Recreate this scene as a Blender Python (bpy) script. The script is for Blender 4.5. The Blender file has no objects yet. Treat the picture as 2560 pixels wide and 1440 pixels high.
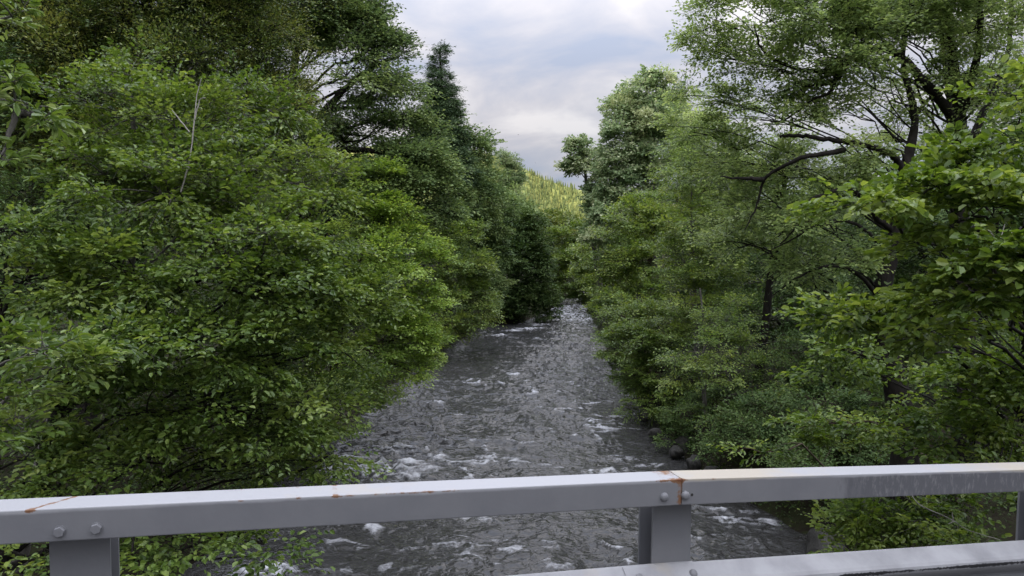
import bpy, math, random
import numpy as np
from mathutils import Vector, Matrix

rng = np.random.default_rng(11)
random.seed(5)
sc = bpy.context.scene
col = sc.collection
PI = math.pi

# ------------------------------------------------------------------ camera
F = 1828.0                       # focal length in photo pixels (2560 wide)
CAM = np.array([0.0, 0.0, 6.0])
pit = math.atan(0.0578)
rol = 0.0105
fwd = np.array([0.0, math.cos(pit), -math.sin(pit)])
r0 = np.array([1.0, 0.0, 0.0])
u0 = np.array([0.0, math.sin(pit), math.cos(pit)])
rgt = r0 * math.cos(rol) + u0 * math.sin(rol)
upv = u0 * math.cos(rol) - r0 * math.sin(rol)
cd = bpy.data.cameras.new("camera")
cam = bpy.data.objects.new("camera", cd)
col.objects.link(cam)
M = Matrix(((rgt[0], upv[0], -fwd[0], CAM[0]), (rgt[1], upv[1], -fwd[1], CAM[1]),
            (rgt[2], upv[2], -fwd[2], CAM[2]), (0, 0, 0, 1)))
cam.matrix_world = M
cd.sensor_width = 36.0
cd.lens = 36.0 * F / 2560.0
cd.clip_start = 0.05
cd.clip_end = 9000.0
sc.camera = cam


def W(px, py, z):
    """survey helper: a photo pixel at a distance in metres -> a point of the valley"""
    return CAM + z * (fwd + rgt * ((px - 1280.0) / F) + upv * (-(py - 720.0) / F))


# ------------------------------------------------------------------ noise
def _hash(ix, iy, seed):
    h = (ix.astype(np.int64) * 374761393 + iy.astype(np.int64) * 668265263 + seed * 974711) & 0xFFFFFFFF
    h = ((h ^ (h >> 13)) * 1274126177) & 0xFFFFFFFF
    return ((h ^ (h >> 16)) & 0xFFFF) / 65535.0


def vnoise(x, y, seed=0):
    ix, iy = np.floor(x), np.floor(y)
    fx, fy = x - ix, y - iy
    fx = fx * fx * fx * (fx * (fx * 6 - 15) + 10)
    fy = fy * fy * fy * (fy * (fy * 6 - 15) + 10)
    a, b = _hash(ix, iy, seed), _hash(ix + 1, iy, seed)
    c, d = _hash(ix, iy + 1, seed), _hash(ix + 1, iy + 1, seed)
    return (a * (1 - fx) + b * fx) * (1 - fy) + (c * (1 - fx) + d * fx) * fy


def fbm(x, y, seed=0, o=4):
    s, a, t = 0.0, 1.0, 0.0
    for k in range(o):
        s = s + a * vnoise(x * 2 ** k + 17.3 * k, y * 2 ** k - 9.1 * k, seed + k)
        t += a
        a *= 0.5
    return s / t


# ------------------------------------------------------------------ mesh + object helpers
def tag(o, label=None, cat=None, group=None, kind=None):
    for k, v in (("label", label), ("category", cat), ("group", group), ("kind", kind)):
        if v:
            o[k] = v
    return o


def empty(name, loc=(0, 0, 0)):
    o = bpy.data.objects.new(name, None)
    o.empty_display_size = 0.3
    col.objects.link(o)
    o.location = loc
    return o


class MB:
    """collects quads"""

    def __init__(s):
        s.v, s.f, s.a, s.n = [], [], [], 0

    def add(s, v, f, a=0.0):
        v = np.asarray(v, float).reshape(-1, 3)
        f = np.asarray(f, np.int64).reshape(-1, 4)
        s.v.append(v)
        s.f.append(f + s.n)
        s.a.append(np.broadcast_to(np.asarray(a, float), (len(f),)))
        s.n += len(v)

    def build(s, name, mat, parent=None, smooth=False, vattr=None, fattr=True):
        v = np.concatenate(s.v).astype(np.float32)
        f = np.concatenate(s.f).astype(np.int32)
        a = np.concatenate(s.a).astype(np.float32)
        o = mesh_obj(name, v, f, mat, parent, smooth)
        if fattr:
            at = o.data.attributes.new("tint", "FLOAT", "FACE")
            at.data.foreach_set("value", a)
        for k, arr in (vattr or {}).items():
            at = o.data.attributes.new(k, "FLOAT", "POINT")
            at.data.foreach_set("value", np.asarray(arr, np.float32))
        return o


def mesh_obj(name, v, f, mat, parent=None, smooth=False):
    v = np.asarray(v, np.float32).reshape(-1, 3)
    f = np.asarray(f, np.int32)
    k = f.shape[1]
    if parent is not None:
        v = v - np.array(parent_world(parent), np.float32)
    me = bpy.data.meshes.new(name)
    me.vertices.add(len(v))
    me.vertices.foreach_set("co", v.ravel())
    me.loops.add(f.size)
    me.loops.foreach_set("vertex_index", f.ravel())
    me.polygons.add(len(f))
    me.polygons.foreach_set("loop_start", np.arange(len(f), dtype=np.int32) * k)
    me.polygons.foreach_set("use_smooth", np.full(len(f), smooth))
    me.update(calc_edges=True)

    if mat:
        me.materials.append(mat)
    o = bpy.data.objects.new(name, me)
    col.objects.link(o)
    if parent is not None:
        o.parent = parent
    return o


def parent_world(p):
    w = np.zeros(3)
    while p is not None:
        w += np.array(p.location)
        p = p.parent
    return w


def nrm(v):
    return v / np.maximum(np.linalg.norm(v, axis=-1, keepdims=True), 1e-9)


def tube(mb, pts, rad, sides=6, a=0.0):
    pts = np.asarray(pts, float)
    rad = np.broadcast_to(np.asarray(rad, float), (len(pts),))
    t = nrm(np.gradient(pts, axis=0))
    ref = np.array([0.31, 0.17, 0.93]) if abs(t[0][2]) < 0.9 else np.array([1.0, 0.1, 0.0])
    b = nrm(np.cross(t, ref))
    c = np.cross(t, b)
    th = np.arange(sides) * 2 * PI / sides
    ring = (b[:, None, :] * np.cos(th)[None, :, None] + c[:, None, :] * np.sin(th)[None, :, None])
    v = pts[:, None, :] + ring * rad[:, None, None]
    n = len(pts)
    i, j = np.meshgrid(np.arange(n - 1), np.arange(sides), indexing="ij")
    j2 = (j + 1) % sides
    f = np.stack([i * sides + j, i * sides + j2, (i + 1) * sides + j2, (i + 1) * sides + j], -1).reshape(-1, 4)
    mb.add(v.reshape(-1, 3), f, a)


def bez(p, c, q, n):
    t = np.linspace(0, 1, n)[:, None]
    return (1 - t) ** 2 * p + 2 * t * (1 - t) * c + t * t * q


def smooth_path(pts, n):
    """Catmull-Rom through the points"""
    p = np.asarray(pts, float)
    p = np.vstack([2 * p[0] - p[1], p, 2 * p[-1] - p[-2]])
    out = []
    for i in range(1, len(p) - 2):
        t = np.linspace(0, 1, n, endpoint=False)[:, None]
        a, b, c, d = p[i - 1], p[i], p[i + 1], p[i + 2]
        out.append(0.5 * (2 * b + (c - a) * t + (2 * a - 5 * b + 4 * c - d) * t ** 2 + (3 * b - a - 3 * c + d) * t ** 3))
    out.append(p[-2][None])
    return np.concatenate(out)


def box(mb, c, ex, ey, ez, hx, hy, hz):
    c, ex, ey, ez = (np.asarray(q, float) for q in (c, ex, ey, ez))
    v = [c + ex * hx * sx + ey * hy * sy + ez * hz * sz for sz in (-1, 1) for sy in (-1, 1) for sx in (-1, 1)]
    mb.add(v, [(0, 2, 3, 1), (4, 5, 7, 6), (0, 1, 5, 4), (2, 6, 7, 3), (0, 4, 6, 2), (1, 3, 7, 5)])


# ------------------------------------------------------------------ materials
def new_mat(name):
    m = bpy.data.materials.new(name)
    m.use_nodes = True
    nt = m.node_tree
    nt.nodes.clear()
    return m, nt, nt.nodes.new("ShaderNodeOutputMaterial")


def node(nt, t, **kw):
    n = nt.nodes.new(t)
    for k, v in kw.items():
        if k in n.inputs:
            n.inputs[k].default_value = v
        else:
            setattr(n, k, v)
    return n


def ramp(nt, fac, stops):
    r = nt.nodes.new("ShaderNodeValToRGB")
    e = r.color_ramp.elements
    while len(e) < len(stops):
        e.new(0.5)
    for k, (p, c) in zip(e, stops):
        k.position = p
        k.color = (*c, 1.0) if len(c) == 3 else c
    nt.links.new(fac, r.inputs[0])
    return r.outputs[0]


def leaf_mat(name, dark, mid, light, trans=0.36, rough=0.40, spec=0.5):
    m, nt, out = new_mat(name)
    L = nt.links.new
    at = node(nt, "ShaderNodeAttribute", attribute_name="tint")
    c = ramp(nt, at.outputs["Fac"], [(0.0, dark), (0.5, mid), (1.0, light)])
    p = node(nt, "ShaderNodeBsdfPrincipled")
    p.inputs["Roughness"].default_value = rough
    p.inputs["Specular IOR Level"].default_value = spec
    L(c, p.inputs["Base Color"])
    tr = node(nt, "ShaderNodeBsdfTranslucent")
    hs = node(nt, "ShaderNodeHueSaturation", Saturation=1.15, Value=1.5)
    hs.inputs["Hue"].default_value = 0.485
    L(c, hs.inputs["Color"])
    L(hs.outputs[0], tr.inputs["Color"])
    mx = node(nt, "ShaderNodeMixShader", Fac=trans)
    L(p.outputs[0], mx.inputs[1])
    L(tr.outputs[0], mx.inputs[2])
    L(mx.outputs[0], out.inputs[0])
    return m


def bark_mat(name, a, b, scale=9.0):
    m, nt, out = new_mat(name)
    L = nt.links.new
    tc = node(nt, "ShaderNodeTexCoord")
    mp = node(nt, "ShaderNodeMapping")
    mp.inputs["Scale"].default_value = (scale, scale, scale * 0.35)
    L(tc.outputs["Object"], mp.inputs[0])
    nz = node(nt, "ShaderNodeTexNoise", Scale=1.0, Detail=6.0, Roughness=0.65)
    L(mp.outputs[0], nz.inputs["Vector"])
    c = ramp(nt, nz.outputs["Fac"], [(0.3, a), (0.7, b)])
    p = node(nt, "ShaderNodeBsdfPrincipled", Roughness=0.9)
    p.inputs["Specular IOR Level"].default_value = 0.15
    L(c, p.inputs["Base Color"])
    bp = node(nt, "ShaderNodeBump", Strength=0.8, Distance=0.03)
    L(nz.outputs["Fac"], bp.inputs["Height"])
    L(bp.outputs[0], p.inputs["Normal"])
    L(p.outputs[0], out.inputs[0])
    return m


LEAF = {
    "alder": leaf_mat("fresh_alder_leaf", (0.052, 0.096, 0.020), (0.118, 0.190, 0.036), (0.242, 0.317, 0.078), 0.34),
    "bright": leaf_mat("glossy_alder_leaf", (0.054, 0.098, 0.020), (0.122, 0.195, 0.036), (0.252, 0.325, 0.078), 0.42),
    "thin": leaf_mat("backlit_alder_leaf", (0.110, 0.166, 0.064), (0.211, 0.293, 0.103), (0.382, 0.468, 0.185), 0.5),
    "alder_deep": leaf_mat("alder_leaf", (0.076, 0.127, 0.036), (0.160, 0.245, 0.054), (0.306, 0.374, 0.091)),
    "lime": leaf_mat("yellow_green_leaf", (0.125, 0.213, 0.046), (0.263, 0.386, 0.084), (0.435, 0.550, 0.130)),
    "oak": leaf_mat("olive_oak_leaf", (0.051, 0.094, 0.025), (0.128, 0.187, 0.043), (0.299, 0.316, 0.083), 0.2),
    "dark": leaf_mat("dark_green_leaf", (0.084, 0.136, 0.055), (0.166, 0.246, 0.091), (0.295, 0.374, 0.136), 0.25, 0.6, 0.2),
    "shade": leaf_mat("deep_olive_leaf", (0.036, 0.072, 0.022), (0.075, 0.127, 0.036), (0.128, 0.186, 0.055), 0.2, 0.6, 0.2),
    "pale": leaf_mat("pale_leaf", (0.139, 0.213, 0.101), (0.261, 0.346, 0.170), (0.524, 0.558, 0.338), 0.3, 0.6, 0.2),
    "willow": leaf_mat("pale_willow_leaf", (0.068, 0.122, 0.025), (0.135, 0.212, 0.041), (0.297, 0.372, 0.130), 0.3, 0.35, 0.5),
    "needle": leaf_mat("conifer_needle", (0.050, 0.091, 0.041), (0.091, 0.150, 0.068), (0.160, 0.227, 0.102), 0.1, 0.6, 0.2),
    "under": leaf_mat("undergrowth_leaf", (0.018, 0.037, 0.011), (0.041, 0.073, 0.017), (0.086, 0.121, 0.026), 0.2, 0.6, 0.2),  # colour darkened to put the bank's shade into the leaves
    "hillpine": leaf_mat("hill_pine_needle", (0.068, 0.101, 0.041), (0.121, 0.155, 0.047), (0.216, 0.223, 0.068), 0.0, 0.6, 0.2),
}
BARK = {
    "dark": bark_mat("dark_bark", (0.009, 0.008, 0.0065), (0.032, 0.028, 0.024)),
    "grey": bark_mat("grey_bark", (0.06, 0.055, 0.048), (0.17, 0.16, 0.145)),
    "pale": bark_mat("pale_dead_wood", (0.22, 0.20, 0.18), (0.42, 0.40, 0.37), 20),
    "brown": bark_mat("brown_bark", (0.035, 0.026, 0.018), (0.095, 0.075, 0.055)),
}

# ------------------------------------------------------------------ river course and ground
YS = np.array([-400, -60, 0, 10, 15, 20, 28, 41, 52, 58, 64, 70, 90, 120, 200, 400], float)
XL = np.array([-14, -8, -6.6, -6.1, -5.9, -5.8, -5.4, -3.9, -2.6, 0.9, 2.7, 3.9, 7.5, 16, 60, 190], float)
XR = np.array([0, 6.4, 6.8, 6.4, 6.1, 5.0, 4.9, 5.4, 6.2, 6.5, 6.8, 7.3, 12.5, 25, 75, 205], float)


def edges(y):
    return np.interp(y, YS, XL), np.interp(y, YS, XR)


def ground_z(x, y):
    x, y = np.asarray(x, float), np.asarray(y, float)
    l, r = edges(y)
    wob = 0.5 * (vnoise(x * 0.4, y * 0.4, 3) - 0.5)
    s = np.maximum(l - x, x - r) + wob
    inn = np.maximum(-1.3, 0.9 * s)
    o = np.maximum(s, 0)
    out = 1.5 * (1 - np.exp(-o / 1.0)) + 1.3 * (1 - np.exp(-o / 8.0)) + (fbm(x * 0.35, y * 0.35, 9) - 0.5) * 0.7 * np.minimum(1, o / 2)
    z = np.where(s < 0, inn, out)
    # unseen wooded west ridge, added to shade the valley floor from the sun
    t = np.clip((-x - 45) / 105.0, 0, 1)
    rr = t * t * (3 - 2 * t) * 97.0
    g = np.clip((y + 900) / 250.0, 0, 1) * np.clip((430 - y) / 160.0, 0, 1)
    g = g * g * (3 - 2 * g)
    tb = np.clip((-x - 150) / 500.0, 0, 1)
    z = z + rr * g * (1 - 0.6 * tb) * (0.94 + 0.12 * vnoise(x * 0.02 + 3, y * 0.02, 21))
    return z


def grid_mesh(name, X, Y, Z, mat, smooth=True, vattr=None):
    n, m = X.shape
    i, j = np.meshgrid(np.arange(n - 1), np.arange(m - 1), indexing="ij")
    f = np.stack([i * m + j, i * m + j + 1, (i + 1) * m + j + 1, (i + 1) * m + j], -1).reshape(-1, 4)
    o = mesh_obj(name, np.stack([X, Y, Z], -1).reshape(-1, 3), f, mat, None, smooth)
    for k, arr in (vattr or {}).items():
        at = o.data.attributes.new(k, "FLOAT", "POINT")
        at.data.foreach_set("value", np.asarray(arr, np.float32).ravel())
    return o


def ground_material():
    m, nt, out = new_mat("forest_floor")
    L = nt.links.new
    tc = node(nt, "ShaderNodeTexCoord")
    nz = node(nt, "ShaderNodeTexNoise", Scale=1.3, Detail=8.0, Roughness=0.7)
    L(tc.outputs["Object"], nz.inputs["Vector"])
    n2 = node(nt, "ShaderNodeTexNoise", Scale=14.0, Detail=5.0, Roughness=0.7)
    L(tc.outputs["Object"], n2.inputs["Vector"])
    mx = node(nt, "ShaderNodeMath", operation="MULTIPLY_ADD")
    mx.inputs[1].default_value = 0.45
    L(n2.outputs["Fac"], mx.inputs[0])
    ad = node(nt, "ShaderNodeMath", operation="MULTIPLY")
    ad.inputs[1].default_value = 0.55
    L(nz.outputs["Fac"], ad.inputs[0])
    L(ad.outputs[0], mx.inputs[2])
    c = ramp(nt, mx.outputs[0], [(0.36, (0.010, 0.008, 0.006)), (0.48, (0.022, 0.018, 0.012)), (0.56, (0.020, 0.026, 0.009)), (0.66, (0.045, 0.036, 0.023))])  # earth darkened to paint in shade missing under the boughs
    p = node(nt, "ShaderNodeBsdfPrincipled", Roughness=0.95)
    p.inputs["Specular IOR Level"].default_value = 0.1
    L(c, p.inputs["Base Color"])
    bp = node(nt, "ShaderNodeBump", Strength=0.9, Distance=0.08)
    L(mx.outputs[0], bp.inputs["Height"])
    L(bp.outputs[0], p.inputs["Normal"])
    L(p.outputs[0], out.inputs[0])
    return m


def spread(lo, mid0, mid1, hi, fine, g=1.12):
    a = list(np.arange(mid0, mid1 + 1e-6, fine))
    st, x = fine, mid1
    while x < hi:
        st *= g
        x += st
        a.append(min(x, hi))
    st, x = fine, mid0
    while x > lo:
        st *= g
        x -= st
        a.insert(0, max(x, lo))
    return np.array(a)


gx = spread(-3000, -14, 22, 3000, 0.35)
gy = spread(-1500, 2, 90, 4500, 0.5)
GX, GY = np.meshgrid(gx, gy)
ground = grid_mesh("ground", GX, GY, ground_z(GX, GY), ground_material())
tag(ground, "dark earth forest floor sloping down to both river banks", "ground", kind="structure")


# ------------------------------------------------------------------ river
def river():
    ys = [-60.0]
    y = -60.0
    while y < 230:
        d = max(0.04, abs(y) * 0.0032) if y > 5 else (0.3 if y > 0 else 3.0)
        if y > 75:
            d = 1.2
        y += d
        ys.append(y)
    ys = np.array(ys)
    nx = 320
    t = np.linspace(0, 1, nx)
    l, r = edges(ys)
    X = (l - 1.2)[:, None] * (1 - t) + (r + 1.2)[:, None] * t
    Y = np.repeat(ys[:, None], nx, 1)
    # chop: warped ridged noise, crests lying across the current
    wx = X + 0.45 * (fbm(X * 1.1, Y * 0.9, 31, 3) - 0.5) * 2
    wy = Y + 0.45 * (fbm(X * 1.1, Y * 0.9, 41, 3) - 0.5) * 2

    def ridge(sx, sy, seed):
        return 1 - np.abs(2 * vnoise(wx * sx, wy * sy, seed) - 1)
    big = fbm(X * 0.45, Y * 0.5, 51, 2)
    a = ridge(0.62, 0.95, 61)
    b = ridge(1.3, 2.1, 62)
    c = ridge(2.7, 4.2, 63)
    l2, r2 = l[:, None], r[:, None]
    mid = np.clip(np.minimum(X - l2, r2 - X) / 1.6, 0.0, 1)
    rough = (0.55 + 0.45 * mid) * np.clip(0.45 + 1.9 * (fbm(X * 0.22, Y * 0.09, 71, 2) - 0.3), 0.32, 1.3)
    Z = rough * (0.12 * (big - 0.5) + 0.10 * a ** 1.5 + 0.085 * b ** 1.4 + 0.062 * c ** 1.2 + 0.02 * ridge(5.6, 7.8, 64))
    Z = Z - 0.06
    # foam
    patch = fbm(X * 0.33 + 5, Y * 0.16, 81, 3)
    crest = a * a * 0.45 + b * b * 0.4 + c * 0.25
    fine = fbm(wx * 5.5, wy * 7.5, 91, 4)
    foam = np.clip((patch - 0.53) * 6, 0, 1) * np.clip((crest - 0.58) * 3.5, 0, 1) * np.clip((fine - 0.36) * 4.5, 0, 1) * 0.7
    sp = np.clip((a * b - 0.62) * 5, 0, 1) * np.clip((fine - 0.42) * 6, 0, 1) * np.clip((patch - 0.36) * 4, 0, 1)
    foam = np.maximum(foam, sp * 0.45)
    spots = [(1015, 1168, 0.6, 0.38, 1.4), (985, 1140, .7, .35, .9), (930, 1190, 1.3, 0.8, 1.2), (1060, 1185, .7, .3, .9), (1100, 1150, .6, .25, .7), (880, 1160, .8, .4, .9), (1180, 1165, .6, .25, .6), (1400, 1170, .8, .25, .6), (1500, 1180, .7, .25, .7), (1085, 1013, 0.5, 0.22, 1.0),
             (1240, 845, 0.8, 0.7, 1.0), (1315, 826, 1.1, 0.8, 1.1), (1280, 832, .8, .6, .7), (1345, 815, 0.9, 0.9, 0.9), (1830, 1305, 0.38, 0.2, 1.2),
             (1915, 1312, 0.45, 0.2, 0.9), (1790, 1280, .4, .2, .6), (1880, 1285, .5, .15, .5), (660, 1425, 0.7, 0.4, 0.8), (1390, 1415, 0.35, 0.25, 0.8), (1270, 1355, 0.35, 0.15, 0.7),
             (1180, 1300, 0.5, 0.2, 0.6), (1700, 1395, 0.5, 0.25, 0.7), (1720, 1440, .4, .3, .8), (1560, 1150, 0.7, 0.3, 0.45), (1620, 1165, 0.5, 0.25, 0.5),
             (1435, 800, 1.6, 4.0, 0.6), (1425, 775, 1.6, 5.0, 0.8), (1130, 1120, 0.4, 0.18, 0.5), (1230, 1190, .6, .25, .5), (1290, 1000, .35, .15, .35), (1160, 925, .6, .25, .4), (1345, 850, .5, .5, .5),
             (960, 1060, .5, .2, .45), (880, 1110, .7, .35, .5), (1000, 1120, .7, .3, .5)]
    hump = np.zeros_like(X)
    for px, py, rx, ry, amt in spots:
        q = W(px, py, 1.0) - CAM
        q = CAM + q * (-CAM[2] / q[2])
        e = np.exp(-((X - q[0]) / rx) ** 2 - ((Y - q[1]) / ry) ** 2)
        foam = np.maximum(foam, np.clip(amt * e * (2.6 * (fine - 0.36) + 1.1 * (crest - 0.45)), 0, 1))
        hump += 0.10 * amt * e * np.minimum(1, ry / 0.4)
    # the broken shallows at the bend
    sh = np.exp(-((Y - 66) / 11) ** 2) * np.clip((X - 2.0) / 2.0, 0, 1)
    foam = np.maximum(foam, np.clip(sh * (fine - 0.36) * 3.0 * (0.3 + crest), 0, 0.75))
    Z = Z + hump * (0.4 + 0.6 * fine) + sh * 0.10 * b
    m, nt, out = new_mat("river_water")
    L = nt.links.new
    at = node(nt, "ShaderNodeAttribute", attribute_name="foam")
    tc = node(nt, "ShaderNodeTexCoord")
    mp = node(nt, "ShaderNodeMapping")
    mp.inputs["Scale"].default_value = (1.0, 1.35, 1.0)
    L(tc.outputs["Object"], mp.inputs[0])
    n1 = node(nt, "ShaderNodeTexNoise", Scale=4.5, Detail=2.0, Roughness=0.5, Distortion=0.8)
    L(mp.outputs[0], n1.inputs["Vector"])
    bp = node(nt, "ShaderNodeBump", Strength=0.7, Distance=0.07)
    L(n1.outputs["Fac"], bp.inputs["Height"])
    p = node(nt, "ShaderNodeBsdfPrincipled", Roughness=0.04, IOR=1.333)
    p.inputs["Base Color"].default_value = (0.027, 0.0265, 0.025, 1)
    L(bp.outputs[0], p.inputs["Normal"])
    fo = node(nt, "ShaderNodeBsdfPrincipled", Roughness=0.75)
    fo.inputs["Base Color"].default_value = (0.55, 0.56, 0.59, 1)
    L(bp.outputs[0], fo.inputs["Normal"])
    n2 = node(nt, "ShaderNodeTexNoise", Scale=16.0, Detail=5.0, Roughness=0.7, Distortion=0.8)
    L(mp.outputs[0], n2.inputs["Vector"])
    th = node(nt, "ShaderNodeMath", operation="MULTIPLY_ADD")
    th.inputs[1].default_value = 1.1
    th.inputs[2].default_value = -0.55
    L(n2.outputs["Fac"], th.inputs[0])
    ad = node(nt, "ShaderNodeMath", operation="ADD")
    L(th.outputs[0], ad.inputs[0])
    L(at.outputs["Fac"], ad.inputs[1])
    mr = node(nt, "ShaderNodeMapRange")
    mr.inputs["From Min"].default_value = 0.16
    mr.inputs["From Max"].default_value = 0.95
    L(ad.outputs[0], mr.inputs[0])
    # faint pale veins painted in for the sky-lit facets of the chop
    n3 = node(nt, "ShaderNodeTexNoise", Scale=1.7, Detail=4.0, Roughness=0.6, Distortion=2.6)
    L(mp.outputs[0], n3.inputs["Vector"])
    ve = ramp(nt, n3.outputs["Fac"], [(0.40, (0, 0, 0)), (0.47, (.03, .03, .03)), (0.51, (.0, .0, .0)), (0.56, (.05, .05, .05)), (0.60, (.01, .01, .01)), (0.68, (0, 0, 0))])
    mxm = node(nt, "ShaderNodeMath", operation="MAXIMUM")
    L(mr.outputs[0], mxm.inputs[0])
    L(ve, mxm.inputs[1])
    mr = mxm
    mx = node(nt, "ShaderNodeMixShader")
    L(mr.outputs[0], mx.inputs[0])
    L(p.outputs[0], mx.inputs[1])
    L(fo.outputs[0], mx.inputs[2])
    L(mx.outputs[0], out.inputs[0])
    o = grid_mesh("river_water", X, Y, Z, m, True, {"foam": foam})
    tag(o, "dark choppy river water with white foam running between the trees", "river", kind="structure")


river()


# ------------------------------------------------------------------ leaves, sprays, trees
def leaves(mb, pos, d, n, ln, wr, tint, near):
    """pos,d,n (N,3): base, direction, normal; ln length, wr width ratio"""
    d = nrm(d)
    n = nrm(n - d * (n * d).sum(-1, keepdims=True))
    b = np.cross(n, d)
    ln = ln[:, None]
    N = len(pos)
    if near:
        w = ln * wr
        fold = 0.20 * w
        curl = -0.10 * ln
        v = np.stack([pos,
                      pos + d * ln * .20 + b * w * .40 + n * fold, pos + d * ln * .70 + b * w * .46 + n * fold,
                      pos + d * ln + n * curl,
                      pos + d * ln * .70 - b * w * .46 + n * fold, pos + d * ln * .20 - b * w * .40 + n * fold], 1)
        k = (np.arange(N) * 6)[:, None]
        f = np.concatenate([k + np.array([[0, 1, 2, 3]]), k + np.array([[0, 3, 4, 5]])])
        mb.add(v.reshape(-1, 3), f, np.concatenate([tint, tint]))
    else:
        w = ln * wr * 0.5
        v = np.stack([pos, pos + d * ln * .5 + b * w, pos + d * ln - n * ln * .1, pos + d * ln * .5 - b * w], 1)
        mb.add(v.reshape(-1, 3), (np.arange(N) * 4)[:, None] + np.array([[0, 1, 2, 3]]), tint)


def rand_dir(n, zlo=-1.0):
    z = rng.uniform(zlo, 1, n)
    th = rng.uniform(0, 2 * PI, n)
    r = np.sqrt(1 - z * z)
    return np.stack([r * np.cos(th), r * np.sin(th), z], -1)


def spray_leaves(mb, wood, o, a, L, n, leaf, wr, tilt, droop, tint0, near, width=0.34, twig=True, twr=0.0025):
    S = len(o)
    a = nrm(a)
    u = np.array([0, 0, 1.0]) - a * a[:, 2:3]
    u = nrm(u + rng.normal(0, 0.22, (S, 3)))
    u = nrm(u - a * (u * a).sum(-1, keepdims=True))
    b = np.cross(u, a)
    t = (np.arange(n)[None, :] + rng.uniform(0, 1, (S, n))) / n
    t = 0.12 + 0.9 * t
    side = np.where(np.arange(n)[None, :] % 2 == 0, 1.0, -1.0) * np.ones((S, 1))
    wid = L[:, None] * width * (1.05 - t * 0.85) * rng.uniform(0, 1, (S, n)) ** 0.7
    sag = -0.12 * L[:, None] * t ** 2
    pos = (o[:, None] + a[:, None] * (L[:, None] * t)[..., None] + b[:, None] * (side * wid)[..., None]
           + u[:, None] * (rng.normal(0, 0.05, (S, n)) * L[:, None])[..., None])
    pos[..., 2] += sag
    phi = rng.uniform(0.25, 1.35, (S, n))
    d = a[:, None] * np.cos(phi)[..., None] + b[:, None] * (side * np.sin(phi))[..., None] + rng.normal(0, 0.18, (S, n, 3))
    d[..., 2] -= droop * rng.uniform(0.2, 1.3, (S, n))
    nn = u[:, None] + rng.normal(0, tilt, (S, n, 3))
    ln = leaf * rng.uniform(0.5, 1.32, S * n)
    ti = np.clip(tint0[:, None] + rng.normal(0, 0.17, (S, n)), 0, 1)
    ti = np.where(rng.uniform(0, 1, ti.shape) < 0.03, 1.0, ti)
    leaves(mb, pos.reshape(-1, 3), d.reshape(-1, 3), nn.reshape(-1, 3), ln, wr, ti.ravel(), near)
    if twig and wood is not None:
        p0, p1 = o, o + a * L[:, None] * 0.5
        p1 = p1 + np.array([0, 0, -.03]) * L[:, None]
        p2 = o + a * L[:, None] * 0.98
        p2[:, 2] -= 0.115 * L
        r = twr * np.ones((S, 1))
        c = np.cross(a, b)
        vs = []
        for p, k in ((p0, 1.0), (p1, 0.75), (p2, 0.35)):
            for th in (0, 2.1, 4.2):
                vs.append(p + (b * math.cos(th) + c * math.sin(th)) * r * k)
        v = np.stack(vs, 1)
        kk = (np.arange(S) * 9)[:, None]
        fs = [kk + np.array([[i * 3 + j, i * 3 + (j + 1) % 3, (i + 1) * 3 + (j + 1) % 3, (i + 1) * 3 + j]]) for i in range(2) for j in range(3)]
        wood.add(v.reshape(-1, 3), np.concatenate(fs))


class Lobe:
    def __init__(s, px, py, rx, ry, z, rd=None, cov=None):
        s.c = W(px, py, z)
        s.r = np.array([rx * z / F, rd if rd else rx * z / F, ry * z / F])
        s.cov = cov


def lobe_clumps(lb, rc, cov, zlo=-0.75, shell=0.45):
    a, b, c = lb.r
    k = 1.6
    area = 4 * PI * (((a * b) ** k + (a * c) ** k + (b * c) ** k) / 3) ** (1 / k)
    n = max(3, int((lb.cov or cov) * area / (PI * rc * rc)))
    d = rand_dir(n, zlo)
    rr = shell + (1.0 - shell) * rng.uniform(0, 1, n) ** 0.6
    rr *= 1 - 0.16 * rng.uniform(0, 1, n)
    return lb.c + d * lb.r * rr[:, None], d


def make_crown(mb, wood, cl, out, rc, ns, nl, leaf, wr, near, flat, tilt, droop, twig, width, tvar, twr=0.0025):
    n = len(cl)
    ctint = np.clip(0.5 + rng.normal(0, tvar, n), 0.05, 0.95)
    ci = np.repeat(np.arange(n), ns)
    S = len(ci)
    d = rand_dir(S, -0.8)
    d[:, 2] *= flat
    rcl = rc * rng.uniform(0.65, 1.3, n)[ci]
    o = cl[ci] + d * (rcl * rng.uniform(0.0, 0.55, S))[:, None]
    ax = nrm(d + 0.55 * out[ci] + np.array([0, 0, 0.12]) + rng.normal(0, .2, (S, 3)))
    ax[:, 2] *= 0.75
    L = rcl * rng.uniform(0.55, 1.0, S)
    spray_leaves(mb, wood, o, ax, L, nl, leaf, wr, tilt, droop, np.clip(ctint[ci] + rng.normal(0, .07, S), 0, 1), near, width, twig, twr)


def crook(pp, r):
    q = pp.copy()
    q[1:-1] += rng.normal(0, 1.0, (len(pp) - 2, 3)) * min(0.16 * r, 0.012)
    return q


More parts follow.
